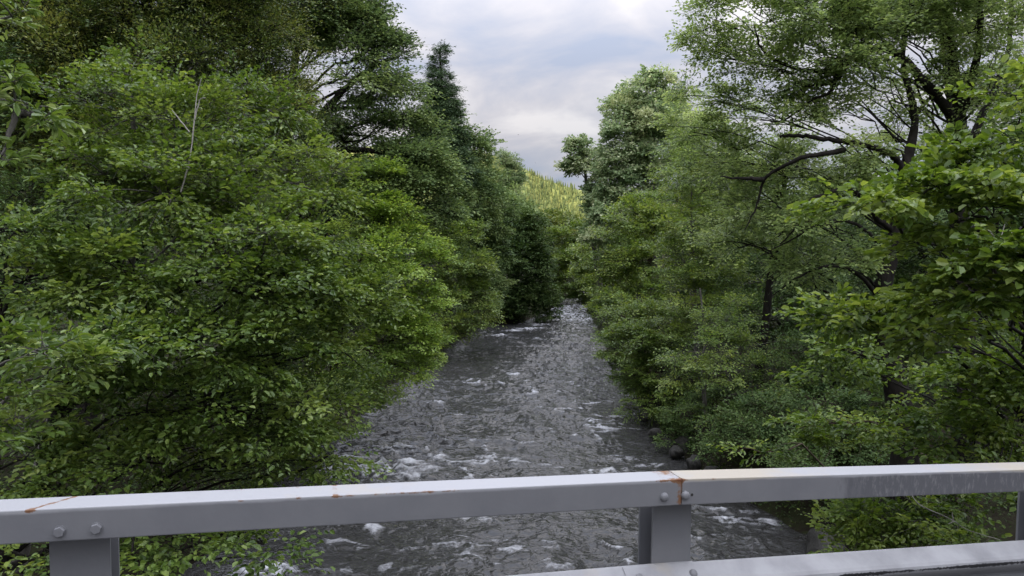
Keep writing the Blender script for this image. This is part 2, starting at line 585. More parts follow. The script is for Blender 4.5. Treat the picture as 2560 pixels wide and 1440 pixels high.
def tree(name, label, cat, base, lobes, leafm, barkm="dark", rc=0.5, cov=0.9, ns=16, nl=14, leaf=0.055, wr=0.62, near=False,
         flat=0.55, tilt=0.35, droop=0.25, twig=True, width=0.36, tvar=0.17, trunk=None, tr=0.12, group=None, limb_r=0.24,
         extra=None, zlo=-0.75, shell=0.45, stems=1, subs=True, sub_r=0.010, parts=None):
    """trunk polyline -> limbs into every lobe -> branchlets to every leaf clump -> leafy sprays"""
    lobes = [l if isinstance(l, Lobe) else Lobe(*l) for l in lobes]
    bx, by = base
    le, re_ = edges(by)
    if le - 0.6 < bx < re_ + 0.6:
        bx = le - 0.7 if bx < (le + re_) / 2 else re_ + 0.7
    ns = int(ns * (1.45 if near else 1.6))
    cov *= 1.15 if near else 1.25
    bz = float(ground_z(bx, by)) - 0.15
    B = np.array([bx, by, bz])
    root = empty(name, B)
    tag(root, label, cat, group)
    top = max(lobes, key=lambda q: q.c[2])
    wood, crown = MB(), MB()
    if trunk is None:
        mid = (B + top.c) * 0.5 + np.array([rng.normal(0, .25), rng.normal(0, .25), 0]) * tr * 4
        tp = smooth_path([B, B * .7 + mid * .3 + rng.normal(0, .3, 3) * tr, mid, mid * .45 + top.c * .55 + rng.normal(0, .5, 3) * tr, top.c], 5)
    else:
        tp = smooth_path([B] + [np.asarray(q, float) for q in trunk], 6)
    tl = len(tp)
    trad = tr * (1.25 - 1.02 * np.linspace(0, 1, tl) ** 0.8)
    trad[0] *= 1.35
    tube(wood, tp, np.maximum(trad, 0.012), 9)
    for lb in lobes:
        cl, dd = lobe_clumps(lb, rc, cov, zlo, shell)
        # limb
        hd = np.linalg.norm(tp[:, :2] - lb.c[:2], axis=1)
        want = lb.c[2] - 0.55 * hd
        k = int(np.argmin(np.abs(tp[:, 2] - want) + 0.25 * hd))
        k = min(max(k, 2), tl - 2)
        s0, q = tp[k], lb.c
        ctl = s0 * .45 + q * .55 + np.array([0, 0, 0.18 * np.linalg.norm(q - s0)])
        lp = bez(s0, ctl, q, 9)
        lp[1:-1] += rng.normal(0, 0.02, (7, 3)) * np.linalg.norm(q - s0)
        r1 = max(trad[k] * limb_r * 1.6, 0.012)
        tube(wood, lp, np.linspace(r1, r1 * .35, 9), 6)
        if subs:
            for c in cl:
                j = int(rng.integers(4, 9))
                s1 = lp[j]
                ct = s1 * .5 + c * .5 + np.array([0, 0, .10]) * np.linalg.norm(c - s1) + rng.normal(0, .08, 3) * np.linalg.norm(c - s1)
                tube(wood, bez(s1, ct, c, 5), np.linspace(max(r1 * .35, sub_r), sub_r * .45, 5), 4)
        make_crown(crown, wood, cl, dd, rc, ns, nl, leaf, wr, near, flat, tilt, droop, twig, width, tvar, twr=max(0.0025, sub_r * .3))
    for pts, r_a, r_b in (extra or []):
        pp = crook(smooth_path(pts, 6), r_a)
        tube(wood, pp, np.linspace(r_a, r_b, len(pp)), 8)
    wood.build("trunk", BARK[barkm], root, True, fattr=False)
    crown.build("crown", LEAF[leafm], root)
    for pn, pts, r_a, r_b, bm in (parts or []):
        mb = MB()
        for path in pts:
            pp = crook(smooth_path(path, 6), r_a)
            tube(mb, pp, np.linspace(r_a, r_b, len(pp)), 7)
        mb.build(pn, BARK[bm], root, True, fattr=False)
    return root



def gx_(px, d):
    """ground spot under a pixel column at a distance"""
    q = W(px, 700, d)
    return (q[0], q[1])


ALD = dict(near=True, wr=0.62, leaf=0.058, flat=0.40, tilt=0.34)
# --- west bank, close to the bridge ---------------------------------------------------------
tree("alder_tree", "tall young alder with fresh green leaves and one bare grey stem rising through them", "tree", (-5.6, 9.6),
     [(320, 300, 150, 120, 8.4, .9), (330, 190, 60, 80, 8.4, .4), (470, 350, 170, 110, 8.2, 1.0), (620, 300, 120, 90, 8.8, .8), (720, 270, 60, 60, 9, .4), (250, 430, 130, 90, 7.8, .8),
      (420, 480, 190, 110, 7.6, 1.1), (610, 450, 170, 120, 8.2, 1.0), (760, 460, 110, 90, 8.8, .8), (800, 560, 90, 90, 9.0, .7), (640, 600, 190, 110, 7.8, 1.0)],
     "alder", "grey", rc=0.42, cov=1.0, ns=15, nl=13, tr=0.085, sub_r=0.009, **ALD,
     trunk=[W(130, 1060, 9.4), W(240, 880, 9.0), W(330, 640, 8.6), W(340, 420, 8.4), W(325, 230, 8.4)],
     parts=[("dead_stem", [[W(452, 480, 7.2), W(474, 400, 7.2), W(486, 300, 7.25), W(492, 240, 7.3), W(504, 195, 7.3)], [W(486, 300, 7.25), W(500, 250, 7.25), W(515, 245, 7.2)], [W(474, 330, 7.25), W(430, 275, 7.3)], [W(474, 420, 7.25), W(420, 390, 7.3)]], .008, .0035, "pale")])
tree("alder_tree", "broad leaning alder overhanging the river with leafy boughs just above the top rail", "tree", (-6.3, 7.4),
     [(560, 720, 230, 110, 7.2, 1.1), (300, 680, 200, 110, 6.8, 1.0), (760, 720, 180, 120, 8.2, 1.0), (880, 740, 90, 90, 8.8, .7), (480, 860, 220, 100, 6.8, 1.0), (720, 880, 190, 110, 7.8, 1.0),
      (860, 880, 80, 90, 8.6, .7), (250, 840, 170, 90, 6.2, .9), (560, 1010, 220, 100, 7.2, .9), (760, 1040, 120, 90, 8.0, .8), (820, 1140, 70, 50, 8.2, .4, .8),
      (390, 1030, 130, 110, 6.4, .7, .6), (650, 1150, 140, 60, 7.4, .6, .7), (420, 1160, 150, 60, 6.6, .6, .8), (480, 1340, 130, 90, 6.2, .6, .8), (660, 1360, 90, 60, 6.8, .5, .5), (330, 1390, 140, 60, 5.6, .6, .9), (330, 1130, 150, 70, 7.4, .8), (200, 1010, 150, 80, 7.0, .8), (560, 1180, 150, 50, 8.0, .7)],
     "alder", "dark", limb_r=.15, rc=0.40, cov=0.95, ns=14, nl=12, tr=0.11, sub_r=0.008, **ALD,
     trunk=[W(60, 1300, 8.0), W(130, 1080, 7.8), W(210, 900, 7.6), W(420, 740, 7.4), W(620, 640, 7.6)])
tree("alder_tree", "low leafy alder crowding the corner beside the broad leaning alder, above the railing", "tree", (-6.4, 7.2),
     [(60, 700, 120, 120, 7.0, .7), (20, 600, 90, 60, 6.8, .5), (130, 960, 70, 30, 5.7, .3, .6), (60, 1150, 130, 90, 6.5, .6), (200, 1180, 120, 60, 6.8, .5), (60, 1390, 120, 60, 5.7, .4), (200, 720, 120, 80, 7.6, .6)],
     "alder_deep", "dark", rc=0.34, cov=0.9, ns=13, nl=12, tr=0.07, sub_r=0.007, **ALD,
     trunk=[W(-200, 1250, 7.2), W(-100, 1000, 7.1), W(20, 760, 7.0)])
tree("alder_sapling", "yellow green sapling sprig reaching in above the railing's end", "sapling", (-4.3, 4.6),
     [(110, 885, 110, 30, 3.9, .3), (220, 905, 60, 22, 3.9, .2), (20, 860, 50, 25, 3.8, .2), (30, 990, 40, 40, 3.7, .15, .7), (30, 1090, 40, 40, 3.6, .15, .8)],
     "alder", "grey", rc=0.15, cov=.8, ns=7, nl=8, tr=0.03, sub_r=0.004, near=True, wr=0.5, leaf=0.052, flat=0.35, tilt=0.3,
     trunk=[W(-260, 1300, 4.2), W(-160, 1020, 4.0), W(-30, 900, 3.9)])
tree("willow_tree", "slender willow with long pale leaves hanging into the upper corner of the view", "tree", (-6.8, 4.2),
     [(40, 250, 70, 75, 2.35, .16), (95, 300, 50, 30, 2.35, .12), (30, 40, 45, 40, 2.6, .14, .5), (5, 410, 12, 14, 2.3, .05), (-120, 180, 90, 80, 2.5, .2), (-260, 300, 110, 100, 2.7, .25), (-420, 380, 120, 130, 2.9, .3), (-200, 60, 90, 80, 2.7, .2), (-480, 160, 140, 120, 3.0, .3)],
     "willow", "grey", rc=0.085, cov=0.8, ns=4, nl=7, tr=0.022, limb_r=.15, sub_r=0.003, near=True, wr=0.36, leaf=0.042, flat=0.5, tilt=0.5, droop=0.5,
     trunk=[W(-760, 1200, 3.6), W(-640, 700, 3.3), W(-500, 380, 3.0), W(-330, 250, 2.8), W(-150, 225, 2.55), W(-20, 240, 2.38), W(60, 290, 2.35)])
# evergreen oak mass behind them
tree("evergreen_oak", "big olive brown evergreen oak with rusty new leaf tips towering behind the young alder", "tree", (-9.2, 15.5),
     [(120, 90, 170, 150, 14), (330, 60, 170, 150, 14.5), (540, 120, 160, 150, 15), (420, 250, 170, 140, 14), (620, 270, 120, 120, 15), (700, 330, 80, 90, 15), (90, 280, 170, 120, 13.5),
      (60, 430, 120, 110, 13), (240, 430, 150, 120, 13.2), (150, 560, 140, 90, 13, 1.2, .6), (760, 400, 70, 70, 15.5), (240, -90, 260, 120, 15), (560, -60, 200, 120, 15.5), (420, 560, 180, 120, 13.5), (30, 150, 150, 150, 13.8), (200, 180, 170, 120, 13.6), (450, 20, 170, 130, 15), (640, 60, 130, 110, 15.5), (300, 320, 170, 120, 13.4), (560, 380, 140, 110, 14.5), (700, 200, 90, 80, 15.5)],
     "oak", "dark", rc=0.58, cov=1.6, ns=26, nl=14, leaf=0.060, wr=0.45, near=False, flat=0.8, tilt=0.6, droop=-0.25, tr=0.28, tvar=0.2, sub_r=0.014, width=.3)
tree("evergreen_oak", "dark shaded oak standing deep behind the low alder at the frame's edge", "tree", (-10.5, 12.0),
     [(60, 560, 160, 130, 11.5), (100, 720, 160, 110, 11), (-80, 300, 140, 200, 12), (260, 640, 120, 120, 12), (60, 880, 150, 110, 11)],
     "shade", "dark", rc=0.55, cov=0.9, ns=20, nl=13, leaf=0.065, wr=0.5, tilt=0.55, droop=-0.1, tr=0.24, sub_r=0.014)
# tall dark broadleaf with spreading dark limbs
tree("oak_tree", "tall dark crowned oak with spreading black limbs and sky showing between them", "tree", gx_(690, 23.5),
     [(690, 60, 120, 110, 23), (800, 40, 130, 110, 22), (870, 65, 70, 80, 22), (950, 125, 55, 60, 22), (985, 185, 45, 60, 22.5), (900, 170, 110, 50, 21.5, None, .7), (985, 280, 80, 45, 22, None, .9), (1035, 350, 65, 45, 22.5),
      (920, 340, 120, 50, 21.5, None, .9), (1000, 420, 140, 60, 22), (1080, 430, 70, 70, 23), (880, 440, 110, 50, 21, None, .8), (1050, 510, 110, 80, 22.5), (760, 160, 80, 60, 23, None, .5), (960, 560, 100, 80, 22), (780, -110, 200, 100, 22.5),(800,330,60,50,23,None,.5), (850, 60, 110, 80, 21.5), (915, 85, 60, 60, 22), (940, 230, 90, 45, 21.5), (720, 20, 130, 100, 22.5), (860, 330, 70, 40, 22, None, .7), (960, 470, 130, 70, 21.5)],
     "dark", "dark", rc=0.80, cov=1.4, ns=26, nl=13, leaf=0.105, wr=0.55, flat=0.45, tilt=0.4, tr=0.26, sub_r=0.022, zlo=-0.5,
     extra=[([W(700, 560, 23), W(780, 330, 22.6), W(850, 235, 22), W(930, 170, 21.8), W(1000, 140, 22)], .16, .03),
            ([W(720, 420, 23), W(790, 300, 22.4), W(870, 270, 21.8), W(980, 285, 22)], .12, .03),
            ([W(700, 560, 23), W(800, 400, 22), W(900, 375, 21.5), W(1000, 400, 21.8), W(1060, 440, 22)], .14, .03),
            ([W(620, 200, 23), W(600, 60, 23), W(650, -30, 23)], .14, .08)],
     parts=[("bare_branch", [[W(560, 200, 20), W(640, 150, 19.5), W(700, 110, 19.4), W(740, 60, 19.4)], [W(600, 250, 20), W(690, 180, 19.5), W(790, 160, 19.5), W(850, 185, 19.6)],
                             [W(620, 240, 20), W(720, 205, 19.5), W(800, 230, 19.4), W(830, 290, 19.5)], [W(650, 180, 19.6), W(720, 190, 19.4), W(780, 260, 19.4)], [W(600, 300, 20), W(700, 265, 19.4), W(780, 275, 19.4)],
                             [W(690, 125, 19.4), W(640, 60, 19.3), W(600, 30, 19.4)], [W(720, 95, 19.4), W(780, 100, 19.4)]], .03, .010, "grey")])
tree("broadleaf_tree", "grey green round topped tree stepping down beside the conifer spire", "tree", gx_(1120, 47),
     [(1150, 380, 60, 60, 46), (1190, 400, 50, 70, 47), (1130, 310, 40, 50, 45), (1210, 440, 40, 60, 48), (1120, 440, 70, 80, 45), (1170, 500, 80, 80, 45), (1230, 540, 50, 80, 48)],
     "dark", "dark", rc=1.0, cov=1.0, ns=22, nl=11, leaf=0.19, wr=0.6, tr=0.3, sub_r=0.03, tilt=.5)
# conifer spire
cx = []
for k in range(15):
    t = k / 14.0
    cx.append((1099 + 8 * t * math.sin(k * 2.1), 122 + 330 * t, 6 + 88 * t ** 0.95, 10 + 8 * t, 44.0))
tree("conifer_tree", "narrow dark conifer with a pointed spire rising above the oak's shoulder", "conifer", gx_(1100, 44),
     cx, "needle", "dark", rc=0.62, cov=2.2, ns=16, nl=12, leaf=0.17, wr=0.22, flat=0.25, tilt=0.5, droop=0.35, tr=0.22, sub_r=0.02, limb_r=.15, zlo=-.4)
tree("conifer_tree", "small pine top with tufted branches just before the sunlit hill", "conifer", gx_(1275, 76),
     [(1262, 392, 14, 12, 76), (1275, 400, 18, 14, 76), (1282, 425, 24, 16, 76), (1270, 450, 30, 20, 76), (1292, 455, 22, 14, 76), (1265, 490, 40, 30, 76), (1300, 440, 12, 8, 76), (1275, 530, 50, 30, 76)],
     "pale", "dark", rc=0.7, cov=1.2, ns=16, nl=10, leaf=0.24, wr=0.3, tilt=0.6, tr=0.3, sub_r=0.03, droop=-.3)
# bright alder on the bank
tree("alder_tree", "bright yellow green alder on the west bank, paler than the oaks behind it", "tree", gx_(960, 22.5),
     [(960, 460, 60, 50, 20.0), (1000, 530, 70, 60, 20.0), (930, 560, 70, 70, 19.5), (1030, 600, 60, 60, 20.0), (960, 650, 90, 70, 19.0), (1050, 680, 50, 60, 20.0), (1020, 740, 90, 70, 19.5), (930, 760, 80, 80, 19.0),
      (1060, 790, 60, 60, 20.0), (1000, 840, 90, 60, 19.5), (1070, 870, 45, 50, 20.0), (930, 870, 70, 70, 19.0), (1010, 920, 80, 40, 19.5), (930, 960, 60, 40, 20.0)],
     "lime", "brown", rc=0.52, cov=1.0, ns=20, nl=13, leaf=0.085, wr=0.6, flat=0.38, tr=0.13, sub_r=0.012,
     extra=[([W(935, 720, 21.0), W(990, 690, 20.0), W(1020, 665, 23.6)], .07, .03), ([W(960, 800, 21.0), W(965, 600, 20.0), W(1000, 500, 20.0)], .06, .015), ([W(940, 760, 21.0), W(920, 620, 20.0), (W(950, 520, 20.0))], .05, .012)])
tree("alder_tree", "small shaded alder dipping over the dark bank below the bright alder", "tree", gx_(890, 22),
     [(880, 940, 60, 60, 18, .7), (840, 1000, 60, 60, 17, .7), (900, 1010, 50, 50, 19, .6, .7), (800, 930, 70, 70, 16, .7), (860, 1060, 40, 25, 17.5, .4, .5)],
     "alder_deep", "brown", rc=0.42, cov=0.9, ns=16, nl=12, leaf=0.075, wr=0.6, flat=0.38, tr=0.07, sub_r=0.01)
tree("broadleaf_tree", "olive green tree with layered boughs along the west bank past the bright alder", "tree", gx_(1100, 43),
     [(1120, 560, 70, 50, 40), (1160, 600, 60, 50, 40), (1130, 660, 80, 60, 39), (1190, 680, 45, 40, 40), (1150, 740, 80, 50, 39), (1200, 770, 35, 40, 41), (1130, 810, 60, 40, 38), (1170, 830, 40, 25, 40), (1100, 880, 30, 40, 37)],
     "alder_deep", "brown", rc=0.75, cov=1.0, ns=20, nl=12, leaf=0.125, wr=0.6, flat=0.4, tr=0.2, sub_r=0.018)
tree("broadleaf_tree", "mid green tree with a tiered crown between the olive tree and the dark bend", "tree", gx_(1205, 52),
     [(1200, 560, 50, 50, 50), (1220, 620, 50, 40, 50), (1200, 690, 50, 40, 49), (1235, 720, 30, 40, 50), (1200, 770, 40, 30, 48)],
     "dark", "dark", rc=0.8, cov=1.0, ns=20, nl=11, leaf=0.16, wr=0.6, flat=0.4, tr=0.22, sub_r=0.02)
tree("oak_tree", "deep shaded round tree where the river bends, blackish green down to the water", "tree", gx_(1290, 61),
     [(1290, 560, 60, 50, 57), (1330, 590, 40, 50, 58), (1300, 640, 70, 60, 56), (1345, 680, 35, 50, 57), (1280, 720, 60, 60, 56), (1330, 740, 50, 40, 57), (1270, 780, 40, 25, 56)],
     "shade", "dark", rc=1.0, cov=1.1, ns=22, nl=11, leaf=0.20, wr=0.6, tr=0.3, sub_r=0.025)
tree("broadleaf_tree", "drooping dark tree leaning out over the white water at the bend", "tree", gx_(1340, 60),
     [(1365, 740, 25, 20, 58), (1380, 765, 22, 16, 57), (1390, 790, 16, 12, 57), (1355, 700, 25, 30, 58), (1345, 790, 22, 10, 57)],
     "shade", "dark", rc=0.6, cov=1.1, ns=16, nl=10, leaf=0.16, wr=0.5, droop=.7, tr=0.14, sub_r=0.02, flat=.4)
tree("broadleaf_tree", "olive topped tree just under the sunlit hill in the valley's gap", "tree", gx_(1390, 118),
     [(1370, 552, 45, 20, 115), (1410, 558, 40, 18, 115), (1345, 560, 36, 26, 112), (1440, 562, 40, 22, 115), (1390, 580, 70, 40, 112), (1380, 640, 60, 50, 110)],
     "oak", "dark", rc=1.5, cov=1.1, ns=18, nl=10, leaf=0.36, wr=0.6, tr=0.35, sub_r=0.04)
# --- east bank ----------------------------------------------------------------------------
tree("broadleaf_tree", "light green tree with fan like layered boughs behind the far white water", "tree", gx_(1440, 82),
     [(1400, 600, 35, 25, 76), (1440, 590, 45, 30, 77), (1410, 650, 45, 25, 75), (1460, 650, 50, 35, 76), (1420, 700, 55, 28, 75), (1400, 735, 35, 16, 75), (1470, 720, 50, 35, 75), (1450, 750, 40, 14, 76)],
     "alder", "brown", rc=0.95, cov=1.0, ns=20, nl=11, leaf=0.20, wr=0.55, flat=0.3, droop=.4, tr=0.25, sub_r=0.025)
tree("poplar_tree", "tall pale poplar with whitish upper leaves, the summit of the east bank", "tree", gx_(1640, 50),
     [(1612, 190, 22, 25, 48), (1650, 200, 22, 22, 48), (1600, 235, 50, 35, 48), (1650, 250, 45, 40, 48), (1560, 290, 45, 40, 48), (1630, 310, 65, 45, 47), (1545, 260, 25, 16, 48), (1560, 350, 60, 45, 47), (1640, 380, 70, 60, 47), (1690, 300, 40, 60, 49),
      (1560, 420, 60, 50, 47), (1520, 460, 40, 40, 47), (1640, 470, 70, 60, 46), (1540, 520, 60, 50, 46)],
     "pale", "grey", rc=0.85, cov=1.05, ns=22, nl=11, leaf=0.19, wr=0.7, tilt=0.7, tr=0.35, sub_r=0.025, droop=.4)
tree("poplar_tree", "shorter pale poplar with a rounded lobe jutting into the sky gap", "tree", gx_(1500, 54),
     [(1455, 365, 32, 25, 52), (1445, 400, 28, 25, 52), (1475, 410, 40, 35, 52), (1425, 418, 16, 10, 52), (1500, 460, 32, 40, 52), (1515, 510, 38, 45, 51), (1500, 550, 30, 40, 51), (1500, 590, 50, 40, 50)],
     "pale", "grey", rc=0.75, cov=0.95, ns=20, nl=11, leaf=0.20, wr=0.7, tilt=0.7, tr=0.28, sub_r=0.025, droop=.4)
tree("alder_tree", "fresh green alder on the east bank below the pale poplars", "tree", gx_(1590, 36),
     [(1580, 560, 80, 60, 34), (1640, 540, 70, 60, 34), (1550, 640, 70, 60, 34), (1630, 650, 90, 60, 33), (1530, 720, 60, 50, 34), (1600, 750, 90, 60, 32), (1540, 800, 60, 50, 33), (1510, 760, 35, 30, 34)],
     "alder_deep", "brown", rc=0.68, cov=1.0, ns=20, nl=12, leaf=0.11, wr=0.6, flat=0.35, tr=0.16, sub_r=0.015)
tree("alder_tree", "leaning alder with bright boughs brushing the river's east edge", "tree", gx_(1610, 28),
     [(1580, 860, 80, 60, 26), (1540, 870, 40, 40, 27), (1640, 830, 80, 70, 25), (1580, 940, 60, 50, 26), (1650, 930, 80, 60, 25), (1610, 1000, 70, 45, 25, None, .8), (1690, 1010, 60, 50, 24, None, .7), (1560, 790, 50, 40, 27)],
     "alder", "brown", rc=0.52, cov=0.95, ns=18, nl=13, leaf=0.085, wr=0.6, flat=0.35, tr=0.12, sub_r=0.012)
tree("alder_tree", "airy mid green alder filling the slope between the poplar and the big black trunked alder", "tree", gx_(1745, 29),
     [(1740, 380, 60, 70, 27, None, .8), (1700, 450, 70, 70, 27), (1780, 470, 80, 70, 27, None, .8), (1730, 560, 90, 70, 26), (1820, 580, 80, 70, 26, None, .8), (1700, 650, 80, 60, 26), (1790, 680, 90, 60, 25), (1740, 760, 90, 60, 25), (1690, 820, 60, 50, 26)],
     "alder_deep", "grey", rc=0.62, cov=0.95, ns=18, nl=12, leaf=0.09, wr=0.6, flat=0.38, tr=0.12, sub_r=0.012,
     trunk=[W(1745, 1000, 28.5), W(1738, 750, 28), W(1728, 560, 27), W(1735, 400, 27)])
tree("alder_tree", "slim grey trunked alder rooted in the dark east bank beside the water", "tree", gx_(1775, 22.5),
     [(1760, 880, 80, 60, 21, None, .7), (1820, 800, 90, 60, 22, None, .7), (1720, 930, 60, 40, 21, None, .6), (1830, 930, 90, 60, 21, None, .7), (1900, 860, 80, 60, 22, None, .6), (1760, 1030, 60, 40, 21, None, .4), (1870, 1020, 90, 50, 20.5, None, .5), (1940, 960, 80, 60, 21, None, .6)],
     "alder_deep", "grey", rc=0.48, cov=0.8, ns=16, nl=12, leaf=0.075, wr=0.6, flat=0.4, tr=0.10, sub_r=0.010,
     trunk=[W(1782, 1160, 22), W(1765, 1050, 22), W(1758, 930, 22), W(1762, 840, 22), W(1750, 720, 22)])
# the big alder with black limbs
NB = dict(rc=0.50, cov=1.0, ns=18, nl=12, leaf=0.072, wr=0.62, flat=0.5, tilt=.4)
tree("alder_tree", "big old alder with a leaning black trunk and long crooked limbs reaching over the river", "tree", gx_(2255, 13.6),
     [(1790, 60, 80, 70, 13.5), (1900, 40, 110, 90, 13), (2040, 40, 110, 80, 12.5), (1840, 160, 90, 70, 14), (1960, 180, 110, 70, 13), (2090, 160, 90, 70, 12.5), (1760, 125, 50, 50, 14, None, .5), (1760, 240, 70, 60, 14.5, None, .5), (1730, 330, 60, 30, 14.5, None, .35),
      (1870, 290, 90, 60, 14), (1990, 290, 90, 50, 13), (2090, 270, 70, 50, 12.5), (1840, 400, 90, 60, 14.5), (1960, 420, 90, 50, 13.5), (2080, 440, 90, 50, 13), (1900, 520, 100, 60, 14), (2030, 560, 110, 60, 13), (1850, 620, 90, 60, 14.5), (1960, 660, 100, 60, 13.5), (2080, 660, 90, 60, 12.8), (2160, 380, 50, 40, 12.5, None, .4)],
     "thin", "dark", tr=0.24, sub_r=0.011, limb_r=.10, **NB,
     trunk=[W(2262, 1150, 13.4), W(2245, 1000, 13.2), W(2215, 860, 13), W(2205, 730, 13), W(2238, 590, 13), W(2258, 450, 13), W(2280, 350, 13.2), W(2290, 290, 13.3)],
     parts=[("limb", [[W(2258, 430, 13), W(2235, 390, 12.8), W(2180, 368, 12.5), (W(2120, 356, 12.4)), W(2050, 345, 12.4), W(1985, 338, 12.6), W(1950, 342, 12.8)]], 0.066, 0.026, "dark"),
            ("limb", [[W(2110, 375, 12.4), W(2060, 385, 12.3), W(1990, 400, 12.4), W(1920, 440, 12.7), W(1905, 460, 12.8), W(1890, 520, 12.9), W(1862, 575, 13)], [W(1912, 448, 12.7), W(1860, 447, 12.8), W(1800, 440, 13)]], 0.051, 0.009, "dark"),
            ("limb", [[W(2288, 300, 13.3), W(2272, 220, 13.2), W(2258, 150, 13.2), W(2262, 60, 13.3)]], 0.066, 0.030, "dark"),
            ("limb", [[W(2238, 580, 13), W(2190, 545, 12.8), W(2130, 475, 12.4), W(2030, 498, 12.4), W(2015, 540, 12.5), W(1950, 610, 12.7)]], 0.055, 0.012, "dark"),
            ("limb", [[W(2210, 760, 13), W(2150, 690, 12.6), W(2080, 665, 12.5), W(2000, 690, 12.6), W(1930, 740, 13)]], 0.043, 0.009, "dark"),
            ("limb", [[W(2225, 640, 13), W(2140, 560, 12.7), W(2050, 560, 12.6), W(1980, 600, 12.8), W(1900, 640, 13)]], 0.039, 0.007, "dark"),
            ("limb", [[W(2215, 900, 13), W(2130, 880, 12.6), W(2060, 855, 12.5), W(2000, 880, 12.6)]], 0.039, 0.007, "dark")])
tree("alder_tree", "second old alder with an upright black trunk forking beside the leaning one", "tree", gx_(2420, 14.2),
     [(2200, 40, 120, 80, 13), (2330, 20, 120, 70, 13.5), (2460, 60, 110, 80, 13.5), (2540, 170, 80, 90, 13), (2180, 150, 70, 50, 12.8, None, .8), (2230, 230, 60, 40, 13, None, .3), (2480, 230, 80, 70, 13), (2350, 110, 80, 40, 13.8, None, .7), (2130, 90, 90, 60, 12.6), (2420, 360, 90, 40, 13.5, None, .5), (2330, 400, 90, 40, 14, None, .35), (2200, 330, 80, 40, 14, None, .4), (2290, 120, 90, 60, 13.2, None, .7), (2420, 180, 80, 60, 13.4, None, .7), (2080, 20, 120, 70, 12.6), (2260, -40, 180, 70, 13), (2480, -30, 160, 80, 13.5)],
     "thin", "dark", tr=0.21, sub_r=0.011, limb_r=.12, **NB,
     trunk=[W(2425, 1000, 14), W(2405, 700, 14), W(2396, 450, 14), W(2398, 300, 14), W(2385, 180, 14), W(2372, 60, 14), W(2366, -120, 14)],
     parts=[("limb", [[W(2388, 310, 14), W(2345, 245, 13.6), W(2290, 180, 13.2), W(2240, 135, 13), W(2190, 122, 12.8), W(2130, 140, 12.6), W(2080, 172, 12.6), W(2040, 180, 12.7), W(1960, 160, 12.9), W(1900, 120, 13.1), W(1885, 60, 13.2)]], 0.094, 0.012, "dark"),
            ("limb", [[W(2130, 140, 12.6), W(2090, 200, 12.5), W(2020, 215, 12.6), W(1990, 210, 12.7), W(2060, 280, 12.6)], [W(2100, 160, 12.6), W(2075, 230, 12.5), W(2030, 250, 12.6), W(1960, 300, 12.8), W(1900, 300, 13)]], 0.039, 0.008, "dark"),
            ("limb", [[W(2398, 300, 14), W(2430, 200, 13.8), W(2450, 90, 13.6), W(2450, -40, 13.5)]], 0.094, 0.042, "dark"),
            ("limb", [[W(2285, 290, 13.7), W(2330, 240, 13.8), W(2375, 190, 13.9)]], 0.039, 0.030, "dark"),
            ("limb", [[W(2396, 420, 14), W(2470, 260, 14.3), W(2520, 130, 14.5), W(2530, -30, 14.6)]], 0.078, 0.036, "dark")])
# near shrubbery on the east side
tree("alder_tree", "close alder with large glossy leaves crowding in at the end of the railing", "tree", (5.9, 7.6),
     [(2500, 360, 90, 80, 5.2, .5), (2420, 440, 90, 50, 5.0, .5), (2540, 480, 80, 80, 4.8, .5), (2310, 480, 90, 32, 5.0, .35, .8), (2180, 505, 70, 30, 5.0, .35, .7), (2430, 540, 85, 50, 4.8, .4), (2500, 620, 110, 70, 4.7, .5), (2400, 640, 75, 50, 4.9, .4),
      (2420, 730, 120, 60, 4.8, .5), (2540, 240, 60, 80, 5.6, .5, .7), (2540, 780, 70, 60, 4.8, .4, .7), (2400, 820, 90, 40, 5.2, .4, .6), (2200, 795, 90, 22, 5.6, .25, .7), (2100, 785, 50, 15, 5.8, .2, .6)],
     "bright", "dark", rc=0.30, cov=0.85, ns=12, nl=12, tr=0.13, limb_r=.12, sub_r=0.006, near=True, wr=0.68, leaf=0.063, flat=0.40, tilt=0.36,
     trunk=[W(2640, 1150, 7.2), W(2580, 860, 6.8), W(2560, 700, 6.4), W(2590, 420, 6.0)],
     parts=[("dead_twig", [[W(2470, 660, 4.5), W(2495, 620, 4.45), W(2512, 560, 4.45)], [W(2495, 620, 4.45), W(2480, 585, 4.4), W(2470, 575, 4.4)], [W(2498, 610, 4.45), W(2530, 580, 4.45)], [W(2488, 640, 4.45), W(2450, 625, 4.4)]], .006, .002, "pale")])
tree("alder_tree", "lower alder clump with fresh leaves filling the corner above the weathered rail", "tree", (6.3, 9.6),
     [(2440, 930, 105, 65, 6.6, .6), (2520, 950, 90, 80, 6.4, .6), (2400, 1000, 85, 60, 6.8, .5), (2460, 1060, 130, 60, 6.4, .6), (2400, 1110, 90, 50, 6.6, .5), (2500, 1140, 90, 40, 6.2, .5), (2120, 925, 70, 18, 7.4, .3, .7), (2160, 880, 80, 18, 7.2, .3, .7)],
     "bright", "dark", limb_r=.15, rc=0.34, cov=0.95, ns=13, nl=12, tr=0.09, sub_r=0.007, **ALD,
     trunk=[W(2560, 1280, 8.6), W(2520, 1080, 7.6), W(2440, 950, 7)])
tree("alder_sapling", "low bough of yellow green leaves stretching above the rail towards the water", "sapling", (6.6, 11.0),
     [(2080, 1060, 90, 28, 8.2, .5, .8), (1990, 1075, 70, 22, 8.4, .4, .8), (2170, 1050, 70, 28, 8.0, .4, .8), (2060, 1110, 40, 30, 8.2, .3, .8), (1900, 1130, 50, 16, 8.6, .3, .6), (2200, 1090, 40, 40, 7.8, .3, .6)],
     "bright", "brown", rc=0.22, cov=0.6, ns=7, nl=10, tr=0.05, sub_r=0.006, near=True, wr=0.58, leaf=0.056, flat=0.3, tilt=.3,
     trunk=[W(2380, 1230, 9.4), W(2280, 1120, 8.6), W(2160, 1070, 8.1)])
